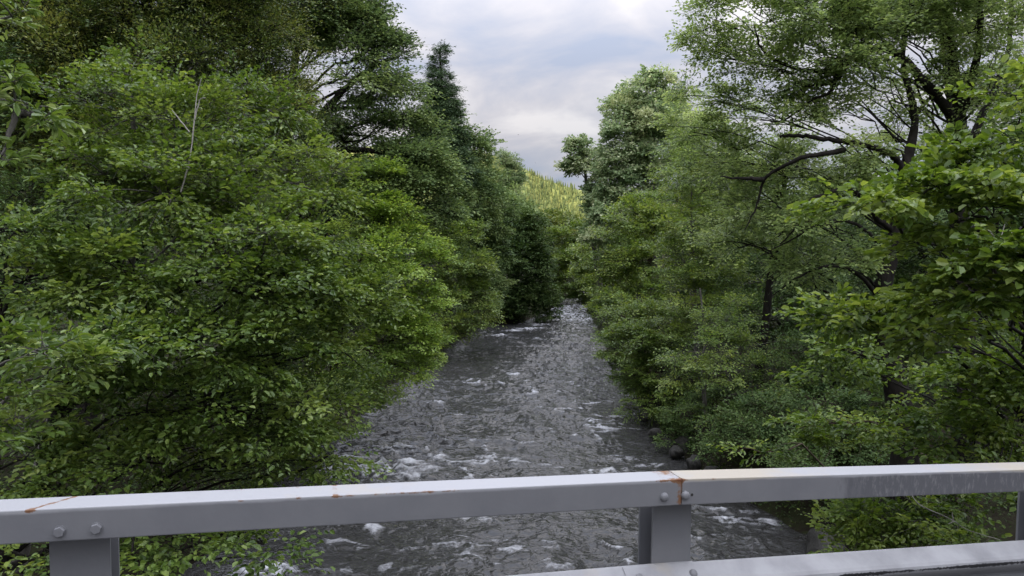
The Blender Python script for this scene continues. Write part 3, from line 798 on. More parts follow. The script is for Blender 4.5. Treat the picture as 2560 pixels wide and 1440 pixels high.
tree("leafy_shrub", "bright leafy shrub seen through the railing above the boulder", "shrub", (5.9, 9.2),
     [(2200, 1310, 110, 40, 7.6, .5), (2330, 1290, 90, 45, 7.4, .5), (2120, 1350, 70, 35, 7.8, .4), (2250, 1370, 110, 40, 7.4, .4), (2420, 1350, 70, 40, 7.0, .4, .8), (2440, 1270, 60, 30, 7.4, .4, .8), (2150, 1400, 90, 30, 7.6, .4)],
     "bright", "grey", rc=0.28, cov=0.95, ns=12, nl=11, tr=0.05, sub_r=0.005, **ALD,
     trunk=[W(2440, 1420, 8.4), W(2330, 1340, 7.8)],
     parts=[("bare_twig", [[W(2270, 1225, 6.7), W(2300, 1262, 6.6), W(2360, 1290, 6.5), W(2385, 1303, 6.5), W(2420, 1325, 6.5), W(2500, 1350, 6.5)], [W(2383, 1300, 6.5), W(2380, 1280, 6.5)], [W(2385, 1303, 6.5), W(2370, 1310, 6.5)]], .0055, .003, "pale")])
# bushes on the shaded east bank
SHB = dict(rc=0.42, cov=1.0, ns=15, nl=11, leaf=0.075, wr=0.6, flat=0.38, tr=0.05, sub_r=0.009)
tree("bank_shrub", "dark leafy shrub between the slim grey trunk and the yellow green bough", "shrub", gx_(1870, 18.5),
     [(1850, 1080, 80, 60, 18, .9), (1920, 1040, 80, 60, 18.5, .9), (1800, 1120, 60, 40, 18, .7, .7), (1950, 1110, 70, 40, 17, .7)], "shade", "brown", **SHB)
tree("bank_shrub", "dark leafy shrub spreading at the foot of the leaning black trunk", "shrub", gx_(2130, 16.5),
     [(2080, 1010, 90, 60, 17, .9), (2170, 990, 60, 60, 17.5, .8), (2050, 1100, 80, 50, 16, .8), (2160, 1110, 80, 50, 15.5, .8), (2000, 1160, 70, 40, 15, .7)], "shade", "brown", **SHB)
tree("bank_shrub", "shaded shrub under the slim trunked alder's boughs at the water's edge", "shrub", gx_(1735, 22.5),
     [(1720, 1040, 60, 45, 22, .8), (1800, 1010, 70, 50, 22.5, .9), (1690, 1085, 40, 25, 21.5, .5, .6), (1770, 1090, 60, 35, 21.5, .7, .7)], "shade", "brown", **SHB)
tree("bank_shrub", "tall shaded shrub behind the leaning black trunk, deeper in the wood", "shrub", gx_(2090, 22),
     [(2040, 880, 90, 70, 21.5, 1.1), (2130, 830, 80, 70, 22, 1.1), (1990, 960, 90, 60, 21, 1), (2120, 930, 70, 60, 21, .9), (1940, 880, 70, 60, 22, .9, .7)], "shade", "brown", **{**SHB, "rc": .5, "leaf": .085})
tree("alder_tree", "airy alder whose thin leaves show behind the big old alder's crooked limbs", "tree", gx_(1900, 24),
     [(1800, 300, 90, 60, 23, None, .8), (1900, 380, 110, 60, 23, None, .8), (2010, 400, 110, 60, 23, None, .8), (2110, 420, 100, 70, 23, None, .8), (1830, 440, 100, 70, 23), (1940, 480, 110, 70, 22.5), (2060, 520, 110, 70, 22.5), (1760, 380, 70, 70, 23), (2180, 500, 90, 70, 23, None, .8), (1980, 300, 90, 50, 23, None, .5), (1870, 550, 100, 60, 23)],
     "thin", "dark", rc=0.62, cov=.9, ns=18, nl=12, leaf=0.09, wr=0.6, flat=0.38, tr=0.16, sub_r=0.012)
tree("alder_tree", "tall thin leaved alder rising behind the forked black trunk into the frame's top", "tree", gx_(2480, 23),
     [(2150, 40, 130, 80, 21, None, .8), (2320, 30, 130, 90, 22, None, .8), (2480, 40, 130, 90, 22, None, .9), (2540, 200, 110, 100, 22, None, .9), (2420, 200, 90, 70, 22, None, .6), (2460, 330, 120, 70, 22, None, .7), (2300, 330, 90, 50, 22, None, .45), (2200, 250, 80, 50, 22, None, .35), (2050, 110, 110, 80, 21, None, .7), (2340, -80, 260, 90, 22, None, .8)],
     "thin", "dark", rc=0.62, cov=.9, ns=17, nl=12, leaf=0.09, wr=0.6, flat=0.38, tr=0.16, sub_r=0.012)
tree("alder_tree", "pale green alder linking the poplars to the big old alder's outer boughs", "tree", gx_(1735, 40),
     [(1730, 290, 60, 50, 37, None, .8), (1700, 350, 60, 60, 37), (1770, 360, 70, 60, 37), (1730, 430, 80, 70, 37), (1820, 430, 80, 70, 37), (1690, 500, 70, 70, 37), (1790, 520, 90, 70, 37), (1880, 470, 80, 70, 37)],
     "thin", "grey", rc=0.8, cov=.95, ns=18, nl=12, leaf=0.13, wr=0.6, flat=0.38, tr=0.2, sub_r=0.015)
# darker wood behind the east bank trees
BK = dict(rc=0.85, cov=0.95, ns=20, nl=12, leaf=0.12, wr=0.6, tr=0.2, sub_r=0.016)
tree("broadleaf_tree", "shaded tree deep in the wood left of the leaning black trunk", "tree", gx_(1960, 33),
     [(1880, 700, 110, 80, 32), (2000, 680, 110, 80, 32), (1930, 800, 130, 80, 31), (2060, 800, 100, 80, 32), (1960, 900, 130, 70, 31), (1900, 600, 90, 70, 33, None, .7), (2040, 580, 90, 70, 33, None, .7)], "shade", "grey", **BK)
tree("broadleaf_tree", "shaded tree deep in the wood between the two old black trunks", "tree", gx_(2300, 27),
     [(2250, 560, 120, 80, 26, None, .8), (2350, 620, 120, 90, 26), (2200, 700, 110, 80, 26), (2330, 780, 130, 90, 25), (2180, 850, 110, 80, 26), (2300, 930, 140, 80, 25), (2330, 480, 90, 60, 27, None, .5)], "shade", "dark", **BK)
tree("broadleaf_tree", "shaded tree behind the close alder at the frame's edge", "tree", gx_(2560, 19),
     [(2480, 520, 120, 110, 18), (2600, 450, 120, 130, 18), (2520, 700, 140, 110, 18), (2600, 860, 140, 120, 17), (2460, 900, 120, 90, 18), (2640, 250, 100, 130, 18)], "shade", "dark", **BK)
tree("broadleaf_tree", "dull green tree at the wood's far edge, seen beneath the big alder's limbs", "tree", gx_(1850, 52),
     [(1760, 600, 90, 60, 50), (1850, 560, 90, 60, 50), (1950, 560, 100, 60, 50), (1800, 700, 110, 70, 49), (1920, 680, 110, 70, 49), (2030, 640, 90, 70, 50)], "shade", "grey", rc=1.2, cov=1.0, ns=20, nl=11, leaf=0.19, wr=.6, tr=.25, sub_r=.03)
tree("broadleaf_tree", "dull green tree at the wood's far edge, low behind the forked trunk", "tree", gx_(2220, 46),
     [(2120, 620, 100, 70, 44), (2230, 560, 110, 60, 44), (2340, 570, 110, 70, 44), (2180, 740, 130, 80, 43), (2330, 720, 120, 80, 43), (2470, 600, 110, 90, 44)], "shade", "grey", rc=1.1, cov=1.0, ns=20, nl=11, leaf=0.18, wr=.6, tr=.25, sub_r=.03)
# west side filler wood
tree("broadleaf_tree", "shaded tree glimpsed behind the tall dark oak's lower limbs", "tree", gx_(800, 36),
     [(760, 430, 110, 90, 35), (860, 480, 110, 80, 35), (800, 580, 130, 90, 34), (900, 600, 110, 80, 34), (850, 700, 130, 90, 33), (700, 560, 110, 100, 34)], "shade", "dark", **BK)
tree("broadleaf_tree", "shaded tree glimpsed low behind the broad leaning alder", "tree", gx_(640, 24),
     [(560, 620, 140, 100, 22), (680, 700, 140, 100, 22), (560, 820, 150, 100, 21), (720, 860, 120, 90, 21), (600, 950, 140, 80, 20), (440, 760, 130, 120, 21)], "shade", "dark", **BK)
tree("broadleaf_tree", "dark tree with rounded foliage behind the tiered bank tree and the bend", "tree", gx_(1230, 72),
     [(1180, 540, 60, 60, 68), (1240, 520, 50, 50, 68), (1290, 520, 45, 40, 70), (1230, 600, 80, 60, 67), (1200, 680, 70, 60, 66), (1320, 540, 40, 40, 72)], "dark", "dark", rc=1.3, cov=1.0, ns=20, nl=11, leaf=0.24, wr=.6, tr=.3, sub_r=.03)
tree("broadleaf_tree", "soft green tree behind the layered boughs above the far rapids", "tree", gx_(1540, 70),
     [(1500, 640, 60, 50, 66), (1560, 620, 60, 50, 66), (1510, 720, 60, 50, 65), (1580, 700, 70, 60, 64), (1470, 690, 30, 40, 68)], "alder_deep", "dark", rc=1.1, cov=1.0, ns=20, nl=11, leaf=0.2, wr=.6, tr=.28, sub_r=.03)

# ------------------------------------------------------------------ the wood filling the valley floor behind the bank trees
def woodland():
    mb = MB()
    spots = []
    for k in range(1000):
        y = rng.uniform(26, 330) if k < 900 else rng.uniform(-60, -14)
        l, r = edges(y)
        if rng.uniform() < 0.5:
            x = l - 7 - rng.uniform(0, 1) ** 1.3 * 150
        else:
            x = r + 9 + rng.uniform(0, 1) ** 1.3 * 170
        if 0 < y < 60 and abs(x) < 14 + (60 - y) * .35:
            continue
        if any((x - a) ** 2 + (y - c) ** 2 < 26 for a, c in spots):
            continue
        spots.append((x, y))
    for x, y in spots:
        z = float(ground_z(x, y))
        hgt = rng.uniform(7, 11.5) * (1.8 if y < 0 else 1)  # unseen trees behind the camera, raised to dim the rail's front
        R = rng.uniform(2.6, 4.0)
        tube(mb, [(x, y, z - .2), (x + rng.normal(0, .2), y, z + hgt * .5), (x, y, z + hgt * .85)], [.25, .16, .05], 5, 0.0)
        n = 46
        d = rand_dir(n, -.7)
        c = np.array([x, y, z + hgt * .58]) + d * np.array([R, R, hgt * .42]) * rng.uniform(.55, 1, (n, 1))
        far = y > 110
        make_crown(mb, None, c, d, 1.15, 7 if far else 10, 9, .42 if far else .30, .6, False, .5, .5, .2, False, .36, .15)
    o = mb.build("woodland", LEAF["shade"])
    tag(o, "shaded wood filling the valley floor behind the bank trees", "woodland", kind="stuff")


woodland()

# ------------------------------------------------------------------ undergrowth, boulders
def undergrowth():
    mb = MB()
    n = 60000
    ys = rng.uniform(0, 1, n) ** 1.5 * 75 + 3
    side = rng.uniform(0, 1, n) < 0.5
    l, r = edges(ys)
    off = 0.1 + rng.uniform(0, 1, n) ** 1.7 * 26
    xs = np.where(side, l - off, r + off)
    keep = fbm(xs * 0.5, ys * 0.5, 121, 3) > 0.34
    xs, ys = xs[keep], ys[keep]
    o = np.stack([xs, ys, ground_z(xs, ys) + 0.02], -1)
    S = len(o)
    a = nrm(rand_dir(S, 0.15) * np.array([1, 1, 0.9]))
    Ln = rng.uniform(0.25, 0.85, S)
    spray_leaves(mb, None, o, a, Ln, 9, 0.085, 0.45, 0.4, 0.3, np.clip(rng.normal(.45, .2, S), 0, 1), False, 0.25, False)
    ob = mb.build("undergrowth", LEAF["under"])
    tag(ob, "low ferny undergrowth carpeting both shaded river banks", "undergrowth", kind="stuff")


undergrowth()

sm, snt, sout = new_mat("river_stone")
tcs = node(snt, "ShaderNodeTexCoord")
ns_ = node(snt, "ShaderNodeTexNoise", Scale=5.0, Detail=7.0, Roughness=0.7)
snt.links.new(tcs.outputs["Object"], ns_.inputs["Vector"])
cs = ramp(snt, ns_.outputs["Fac"], [(0.3, (0.010, 0.0095, 0.008)), (0.55, (0.030, 0.028, 0.024)), (0.72, (0.07, 0.068, 0.058))])
ps = node(snt, "ShaderNodeBsdfPrincipled", Roughness=0.8)
snt.links.new(cs, ps.inputs["Base Color"])
bs = node(snt, "ShaderNodeBump", Strength=0.8, Distance=0.05)
snt.links.new(ns_.outputs["Fac"], bs.inputs["Height"])
snt.links.new(bs.outputs[0], ps.inputs["Normal"])
snt.links.new(ps.outputs[0], sout.inputs[0])


def boulder(label, px, py, d, rx, ry, rz, seed):
    c = W(px, py, d)
    n, m = 28, 18
    th = np.linspace(0, 2 * PI, n, endpoint=False)
    ph = np.linspace(0.02, PI - 0.02, m)
    T, P = np.meshgrid(th, ph)
    D = np.stack([np.sin(P) * np.cos(T), np.sin(P) * np.sin(T), np.cos(P)], -1)
    k = 1 + 0.35 * (fbm(D[..., 0] * 1.6 + seed * 3 + D[..., 2], D[..., 1] * 1.6 - seed + D[..., 2] * .7, seed, 4) - 0.5) * 2
    V = D * k[..., None] * np.array([rx, ry, rz])
    V = np.sign(V) * np.abs(V) ** 0.9 * np.array([rx, ry, rz]) ** 0.1
    i, j = np.meshgrid(np.arange(m - 1), np.arange(n), indexing="ij")
    f = np.stack([i * n + j, (i + 1) * n + j, (i + 1) * n + (j + 1) % n, i * n + (j + 1) % n], -1).reshape(-1, 4)
    mb = MB()
    mb.add(V.reshape(-1, 3), f)
    ob = mb.build("boulder", sm, None, True, fattr=False)
    ob.location = c
    tag(ob, label, "boulder", "boulders on the river banks")


boulder("rough dark boulder at the water's edge seen through the railing beside the shrub", 2075, 1390, 14.0, .38, .6, .42, 3)
boulder("dark wet boulder behind the foam streaks beyond the railing", 2030, 1262, 17, .8, .8, .5, 4)
boulder("dark boulder at the foot of the slim grey trunk", 1722, 1118, 21.5, .42, .5, .38, 5)
boulder("small dark boulder on the shaded east bank below the leaning alder boughs", 1660, 1064, 24.5, .35, .4, .28, 6)


def stick(label, paths, r):
    mb = MB()
    for path in paths:
        pp = smooth_path(path, 5)
        tube(mb, pp, np.linspace(r, r * .3, len(pp)), 6)
    ob = mb.build("dead_branch", BARK["pale"], None, True, fattr=False)
    tag(ob, label, "dead branch", "dead branches at the water's edge")


stick("bare forked twig poking out of the river beside the leaning alder", [[W(1515, 1052, 26), W(1538, 1030, 26), W(1560, 1012, 26)], [W(1538, 1030, 26), W(1532, 1005, 26)], [W(1548, 1021, 26), W(1566, 1026, 26)]], .02)
stick("tangle of bare grey sticks hanging over the water under the leafy west bank", [[W(850, 1010, 19), W(872, 1060, 19), W(900, 1085, 19)], [W(840, 1060, 19), W(880, 1050, 19), W(915, 1062, 19)], [W(872, 1060, 19), W(868, 1090, 19)], [W(862, 1035, 19), W(900, 1020, 19)]], .02)
for k, (px, py, d) in enumerate(((1640, 1085, 22.8), (1690, 1130, 20.8), (1735, 1160, 19.8), (1610, 1040, 24.6), (1780, 1185, 19.0))):
    boulder("one of the small wet stones lying along the waterline below the slim grey trunk", px, py, d, rng.uniform(.16, .3), rng.uniform(.2, .4), rng.uniform(.14, .22), 20 + k)
    ob = bpy.context.scene.collection.objects[-1]
    ob["group"] = "wet stones along the east waterline"

# ------------------------------------------------------------------ distant sunlit hill
def far_hill():
    xs = np.linspace(-700, 1100, 121)
    vs = np.linspace(0, 1, 40)
    X, Vv = np.meshgrid(xs, vs)
    crest = np.interp(xs, [-700, -300, -60, 0, 60, 150, 300, 600, 1100], [120, 230, 215, 193, 160, 130, 112, 90, 40])
    yc = 1620
    Y = 1150 + (yc - 1150) * Vv + 25 * np.sin(X * 0.011 + Vv * 3)
    prof = Vv ** 1.15
    HS = 0.55
    Z = crest[None, :] * prof + 10 * (fbm(X * 0.012, Y * 0.012, 140, 4) - 0.5) * Vv + 14 * np.sin(X * 0.02 + 1.3 + Vv * 2) * Vv * (1 - Vv) * 2 - 2 * (1 - Vv)
    m, nt, out = new_mat("hill_grass")
    tc = node(nt, "ShaderNodeTexCoord")
    nz = node(nt, "ShaderNodeTexNoise", Scale=0.022, Detail=6.0)
    nt.links.new(tc.outputs["Object"], nz.inputs["Vector"])
    c = ramp(nt, nz.outputs["Fac"], [(0.35, (0.15, 0.18, 0.045)), (0.6, (0.25, 0.265, 0.065)), (0.75, (0.33, 0.31, 0.09))])
    p = node(nt, "ShaderNodeBsdfPrincipled", Roughness=0.95)
    nt.links.new(c, p.inputs["Base Color"])
    nt.links.new(p.outputs[0], out.inputs[0])
    X, Y, Z, xs = X * HS, Y * HS, Z * HS, xs * HS
    # back slope so that the hill has a body
    Yb = Y[-1] + 160
    X = np.vstack([X, xs[None]])
    Y = np.vstack([Y, Yb[None]])
    Z = np.vstack([Z, np.full((1, len(xs)), -3.0)])
    tag(grid_mesh("hill", X, Y, Z, m), "sunlit grassy hill at the end of the valley", "hill", kind="structure")
    # conifers
    n = 5200
    px = rng.uniform(-160, 330, n) * HS
    v = rng.uniform(0.22, 1.0, n)
    keep = fbm(px * 0.036, v * 6, 150, 3) > 0.34
    px, v = px[keep], v[keep]
    zi = np.clip(v * 39, 0, 38.999)
    xi = np.clip((px / HS + 700) / 1800 * 120, 0, 119.999)
    i0, j0 = zi.astype(int), xi.astype(int)
    fz, fx = zi - i0, xi - j0

    def bil(A):
        return (A[i0, j0] * (1 - fz) * (1 - fx) + A[i0 + 1, j0] * fz * (1 - fx) + A[i0, j0 + 1] * (1 - fz) * fx + A[i0 + 1, j0 + 1] * fz * fx)
    by, bz = bil(Y), bil(Z)
    mb = MB()
    S = len(px)
    h = rng.uniform(4, 8, S)
    r = h * rng.uniform(.13, .19, S)
    tint = np.clip(rng.normal(.5, .25, S), 0, 1)
    k = 5
    th = np.arange(k) * 2 * PI / k
    for lo, hi, rr in ((0.08, 0.55, 1.0), (0.32, 0.8, 0.72), (0.6, 1.0, 0.45)):
        ang = th[None] + rng.uniform(0, 6, (S, 1))
        jit = rng.uniform(.75, 1.2, (S, k))
        base = np.stack([px[:, None] + np.cos(ang) * (r * rr)[:, None] * jit, by[:, None] + np.sin(ang) * (r * rr)[:, None] * jit, bz[:, None] + (h * lo)[:, None] + 0 * ang], -1)
        tipc = np.stack([px[:, None] + np.cos(ang) * .04, by[:, None] + np.sin(ang) * .04, bz[:, None] + (h * hi)[:, None] + 0 * ang], -1)
        vv = np.concatenate([base, tipc], 1)
        b = (np.arange(S) * 2 * k)[:, None]
        f = np.concatenate([b + np.array([[q, (q + 1) % k, k + (q + 1) % k, k + q]]) for q in range(k)])
        mb.add(vv.reshape(-1, 3), f, np.tile(tint, k))
    tag(mb.build("conifer_forest", LEAF["hillpine"]), "sunlit conifer wood covering the far hill", "forest", kind="stuff")


far_hill()


# a bird in the sky gap
def bird(label, px, py, d, yaw, span):
    c = W(px, py, d)
    mb = MB()
    tube(mb, [(0, -.5, 0), (0, -.3, 0), (0, .1, 0), (0, .38, .03), (0, .5, .02)], [.02, .09, .13, .08, .01], 8)
    for s in (-1, 1):
        P = [(0.06 * s, .22, .05), (.45 * s, .30, .22), (1.0 * s, .02, .12), (.45 * s, .0, .2), (0.06 * s, -.15, .05)]
        T = np.array([0, 0, .02])
        P = np.array(P)
        top = P + T
        v = np.concatenate([P, top])
        mb.add(v, [(0, 1, 3, 4), (1, 2, 2 + 0, 3) if False else (1, 2, 3, 1), (5, 6, 8, 9)] if False else [(0, 1, 3, 4), (9, 8, 6, 5), (0, 5, 6, 1), (4, 3, 8, 9), (1, 6, 7, 2), (2, 7, 8, 3)])
    o_ = mb.build("bird", BARK["dark"], None, False, fattr=False)
    o_.location = c
    o_.scale = (span, span, span)
    o_.rotation_euler = (0, 0.2, yaw)
    tag(o_, label, "bird", "birds over the river")


bird("small dark bird flying high in the sky gap", 1296, 337, 60, 0.7, .11)
bird("tiny dark bird flying lower, just above the sunlit hill", 1338, 407, 90, 2.0, .10)

# ------------------------------------------------------------------ bridge railing
def rail_frame():
    A = W(0, 1277.5, 2.20)
    S = W(1705, 1197.3, 2.862)
    Bp = W(2560, 1173.3, 3.373)
    return A, S, Bp


RA, RS, RB = rail_frame()
hdir = RB - RA
hdir[2] = 0
hdir /= np.linalg.norm(hdir)
ndir = np.array([-hdir[1], hdir[0], 0.0])       # away from the road, towards the river
zup = np.array([0, 0, 1.0])


def s_of(p):
    return float(np.dot((p - RS)[:2], hdir[:2]))


sA, sB = s_of(RA), s_of(RB)
gL = (RS[2] - RA[2]) / (0 - sA)
gR = (RB[2] - RS[2]) / sB


def rail_z(s):
    return RS[2] + np.where(s < 0, gL * s, gR * s)


def rp(s, t, v):
    """point: s along the rail from the joint, t out over the river, v above the top-front edge"""
    s, t, v = np.broadcast_arrays(np.asarray(s, float), np.asarray(t, float), np.asarray(v, float))
    return RS * np.array([1, 1, 0]) + s[..., None] * hdir + t[..., None] * ndir + (rail_z(s) + v)[..., None] * zup


def s_at(px, py, t):
    """where the sight line through a photo pixel meets the vertical plane t"""
    d = W(px, py, 1.0) - CAM
    P0 = RS + ndir * t
    k = np.dot(P0 - CAM, ndir) / np.dot(d, ndir)
    return s_of(CAM + d * k), CAM + d * k


def paint_mat():
    m, nt, out = new_mat("grey_rail_paint")
    L = nt.links.new
    tc = node(nt, "ShaderNodeTexCoord")

    def noise(scale, det=5.0, sc3=None, rough=0.6):
        n = node(nt, "ShaderNodeTexNoise", Scale=scale, Detail=det, Roughness=rough)
        if sc3:
            mp = node(nt, "ShaderNodeMapping")
            mp.inputs["Scale"].default_value = sc3
            L(tc.outputs["Object"], mp.inputs[0])
            L(mp.outputs[0], n.inputs["Vector"])
        else:
            L(tc.outputs["Object"], n.inputs["Vector"])
        return n.outputs["Fac"]

    def attr(nm):
        return node(nt, "ShaderNodeAttribute", attribute_name=nm).outputs["Fac"]

    def math2(op, a, b):
        n = node(nt, "ShaderNodeMath", operation=op)
        for i, q in enumerate((a, b)):
            if isinstance(q, (int, float)):
                n.inputs[i].default_value = q
            else:
                L(q, n.inputs[i])
        return n.outputs[0]

    def mask(at, nz, lo, hi):
        s = math2("ADD", at, math2("SUBTRACT", nz, 0.5))
        r = node(nt, "ShaderNodeMapRange")
        r.inputs["From Min"].default_value = lo
        r.inputs["From Max"].default_value = hi
        L(s, r.inputs[0])
        return r.outputs[0]

    def mix(f, a, b):
        n = node(nt, "ShaderNodeMix", data_type="RGBA")
        L(f, n.inputs["Factor"])
        for nm, q in (("A", a), ("B", b)):
            s = [x for x in n.inputs if x.name == nm and x.type == "RGBA"][0]
            if isinstance(q, tuple):
                s.default_value = (*q, 1)
            else:
                L(q, s)
        return [x for x in n.outputs if x.type == "RGBA"][0]
    base = ramp(nt, noise(3.5, 6.0), [(0.3, (0.165, 0.168, 0.180)), (0.7, (0.205, 0.207, 0.216))])
    base = mix(mask(attr("weather"), noise(1.0, 6.0, (34, 34, 9), .7), 0.45, 0.75), base, (0.115, 0.117, 0.127))
    base = mix(mask(attr("weather"), noise(1.0, 5.0, (60, 60, 22), .7), 0.80, 1.10), base, (0.30, 0.30, 0.305))
    base = mix(mask(attr("skylit"), noise(5.0, 5.0), 0.30, 0.75), base, (0.335, 0.338, 0.352))  # upward faces coloured lighter, putting sky light into the paint
    base = mix(mask(attr("cream"), noise(9.0, 5.0), 0.35, 0.85), base, (0.38, 0.345, 0.285))
    base = mix(mask(attr("rust"), noise(45.0, 6.0, None, .72), 0.50, 0.66), base, (0.19, 0.098, 0.050))
    base = mix(mask(attr("rust"), noise(70.0, 5.0, None, .7), 0.90, 1.1), base, (0.14, 0.05, 0.022))
    base = mix(mask(attr("flake"), noise(1.0, 6.0, (75, 75, 75), .75), 0.52, 0.60), base, (0.012, 0.012, 0.014))
    p = node(nt, "ShaderNodeBsdfPrincipled", Roughness=0.48)
    p.inputs["Specular IOR Level"].default_value = 0.4
    L(base, p.inputs["Base Color"])
    bp = node(nt, "ShaderNodeBump", Strength=0.12, Distance=0.004)
    L(noise(60.0, 4.0), bp.inputs["Height"])
    L(bp.outputs[0], p.inputs["Normal"])
    L(p.outputs[0], out.inputs[0])
    return m


PAINT = paint_mat()


def sweep(name, parent, s0, s1, prof, tv, masks, closed=True, step=0.012):
    """sweep a profile [(t, v)] along the rail; masks(s, t, v) -> dict of vertex attributes"""
    n = max(2, int((s1 - s0) / step))
    ss = np.linspace(s0, s1, n)
    prof = np.asarray(prof, float)
    k = len(prof)
    Sg = np.repeat(ss[:, None], k, 1)
    T = np.repeat(prof[None, :, 0], n, 0) + tv[0]
    V = np.repeat(prof[None, :, 1], n, 0) + tv[1]
    P = rp(Sg, T, V).reshape(-1, 3)
    i, j = np.meshgrid(np.arange(n - 1), np.arange(k if closed else k - 1), indexing="ij")
    j2 = (j + 1) % k
    f = np.stack([i * k + j, i * k + j2, (i + 1) * k + j2, (i + 1) * k + j], -1).reshape(-1, 4)
    at = masks(Sg.ravel(), T.ravel(), V.ravel())
    if closed:
        h = k // 2
        caps = []
        for r_, fl in ((0, False), (n - 1, True)):
            for q in range(0, h - 1):
                quad = [r_ * k + q, r_ * k + q + 1, r_ * k + k - 2 - q, r_ * k + k - 1 - q]
                caps.append(quad[::-1] if fl else quad)
        f = np.concatenate([f, np.array(caps)])
    mb = MB()
    mb.add(P, f)
    o = mb.build(name, PAINT, parent, False, at, fattr=False)
    return o


def rounded(w, h, r, nseg=3, nf=6):
    """closed profile from top-front corner, clockwise: t 0..w, v 0..-h"""
    pts = []
    for cx, cy, a0 in ((r, -r, 180), (w - r, -r, 90), (w - r, -h + r, 0), (r, -h + r, -90)):
        for k in range(nseg + 1):
            a = math.radians(a0 - 90.0 * k / nseg)
            pts.append((cx + r * math.cos(a), cy + r * math.sin(a)))
    out = []
    for a, b in zip(pts, pts[1:] + pts[:1]):
        out.append(a)
        L = math.hypot(b[0] - a[0], b[1] - a[1])
        if L > 0.03:
            for q in range(1, nf):
                out.append((a[0] + (b[0] - a[0]) * q / nf, a[1] + (b[1] - a[1]) * q / nf))
    return out


def bump1(x, c, w):
    return np.exp(-((x - c) / w) ** 2)


def s_px(px):
    return s_at(px, 1250, 0.0)[0]


RH, RT = 0.105, 0.112


def top_masks(s, t, v):
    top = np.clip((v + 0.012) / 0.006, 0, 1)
    front = np.clip((0.006 - t) / 0.004, 0, 1)
    rust = np.zeros_like(s)
    # rusted scrape lying across the top at the far end, a few chips, the freckled stretch, the joint
    c = s_px(75) + (t / RT) * 0.10
    rust += top * 0.62 * bump1(s, c, 0.016)
    for px, w, a in ((600, .012, .35), (745, .013, .52), (838, .014, .5), (870, .05, .30), (980, .10, .34), (1080, .09, .28), (1140, .06, .2), (1660, .07, .42), (1700, .05, .40), (1780, .03, .3), (620, .05, .18)):
        rust += top * a * bump1(s, s_px(px), w) * (0.6 + 0.4 * (t / RT))
    rust += front * 0.52 * bump1(s, -0.006, 0.012) + front * 0.30 * bump1(s, -0.026, 0.020) * (0.6 + 0.4 * np.clip(-v / 0.1, 0, 1))
    rust += 0.30 * np.exp(-((v + 0.004) / 0.005) ** 2) * (t < 0.006)
    for px in (149, 241, 1660, 1713):
        rust += front * 0.26 * bump1(s, s_px(px), 0.012) * np.clip((-v - 0.055) / 0.02, 0, 1)
    rust += 0.20 * front * bump1(s, s_px(1830), .05) * np.clip((-v - .06) / .03, 0, 1)
    cream = top * (0.75 * bump1(s, s_px(1830), 0.28) + 0.45 * bump1(s, s_px(2560), 0.35) + 0.42 * bump1(s, s_px(960), .5) + 0.3 * (s > 0.0))
    cream += front * 0.42 * bump1(s, s_px(1825), .05) * np.clip((-v - .045) / .03, 0, 1)
    wth = front * np.clip((s - s_px(2030)) / 0.25, 0, 1) * 0.62 + 0.16 * front
    return {"rust": rust * 1.15, "cream": cream, "weather": wth, "flake": np.zeros_like(s), "skylit": 0.85 * top}


rail = empty("bridge_railing", rp(0.0, 0.15, -1.0))
tag(rail, "grey painted steel bridge railing with rust stains above the river", "railing")
prof = rounded(RT, RH, 0.0045)
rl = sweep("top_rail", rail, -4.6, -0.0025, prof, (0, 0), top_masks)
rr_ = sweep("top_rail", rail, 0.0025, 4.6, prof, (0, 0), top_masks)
rr_["label"] = "weathered top rail with grey mottled face and cream stains"
# steel sleeve closing the joint
mbj = MB()
jp = rounded(RT - 0.008, RH - 0.008, 0.008)
sl = sweep("joint_sleeve", rail, -0.06, 0.06, jp, (0.004, -0.004), lambda s, t, v: {"rust": np.full_like(s, .95), "cream": 0 * s, "weather": 0 * s, "flake": 0 * s})


def zero_masks(s, t, v):
    z = np.zeros_like(s)
    return {"rust": z, "cream": z, "weather": z + 0.12, "flake": z}


# W-beam: top lip, upper crest, valley, lower crest, bottom lip (t negative is towards the road)
wb = [(0.000, 0.000), (-0.006, -0.003), (-0.020, -0.012), (-0.045, -0.028), (-0.066, -0.042), (-0.077, -0.053), (-0.081, -0.066), (-0.079, -0.080),
      (-0.070, -0.093), (-0.045, -0.115), (-0.018, -0.136), (-0.006, -0.149), (-0.003, -0.160), (-0.006, -0.171), (-0.018, -0.184), (-0.045, -0.205),
      (-0.070, -0.227), (-0.079, -0.240), (-0.081, -0.254), (-0.077, -0.267), (-0.066, -0.278), (-0.045, -0.292), (-0.020, -0.308), (0.000, -0.320)]
wb2 = [(t + 0.004, v - 0.0005) for t, v in wb]


def beam_masks(s, t, v):
    crest = np.exp(-(((v - WV) + 0.070) / 0.011) ** 2)
    fl = crest * np.clip((s - s_px(2080)) / 0.1, 0, 1) * 0.80 * (0.85 + 0.15 * np.sin(s * 9)) + crest * 0.20 * np.clip((s - s_px(1750)) / .3, 0, 1)
    fl += 0.10 * np.clip((s - s_px(2300)) / .3, 0, 1) * np.exp(-(((v - WV) + 0.02) / 0.02) ** 2)
    cr = 0.55 * bump1(s, s_px(1500), .07) + .5 * bump1(s, s_px(1690), .08) * np.clip((v - WV + .06) / .04, 0, 1)
    ru = 0.15 * bump1(s, s_px(1690), .1)
    low = np.clip((-(v - WV) - 0.075) / 0.02, 0, 1)
    return {"skylit": 0.62 * np.clip((v - WV + 0.075) / 0.01, 0, 1), "rust": ru, "cream": cr, "weather": 0.30 * low + 0.10, "flake": fl}  # slope above the crest lightened as if lit from the sky


WV = -0.383
TF = RT + 0.001                      # post front plane
sSp = s_at(1553, 1430, TF)[0]


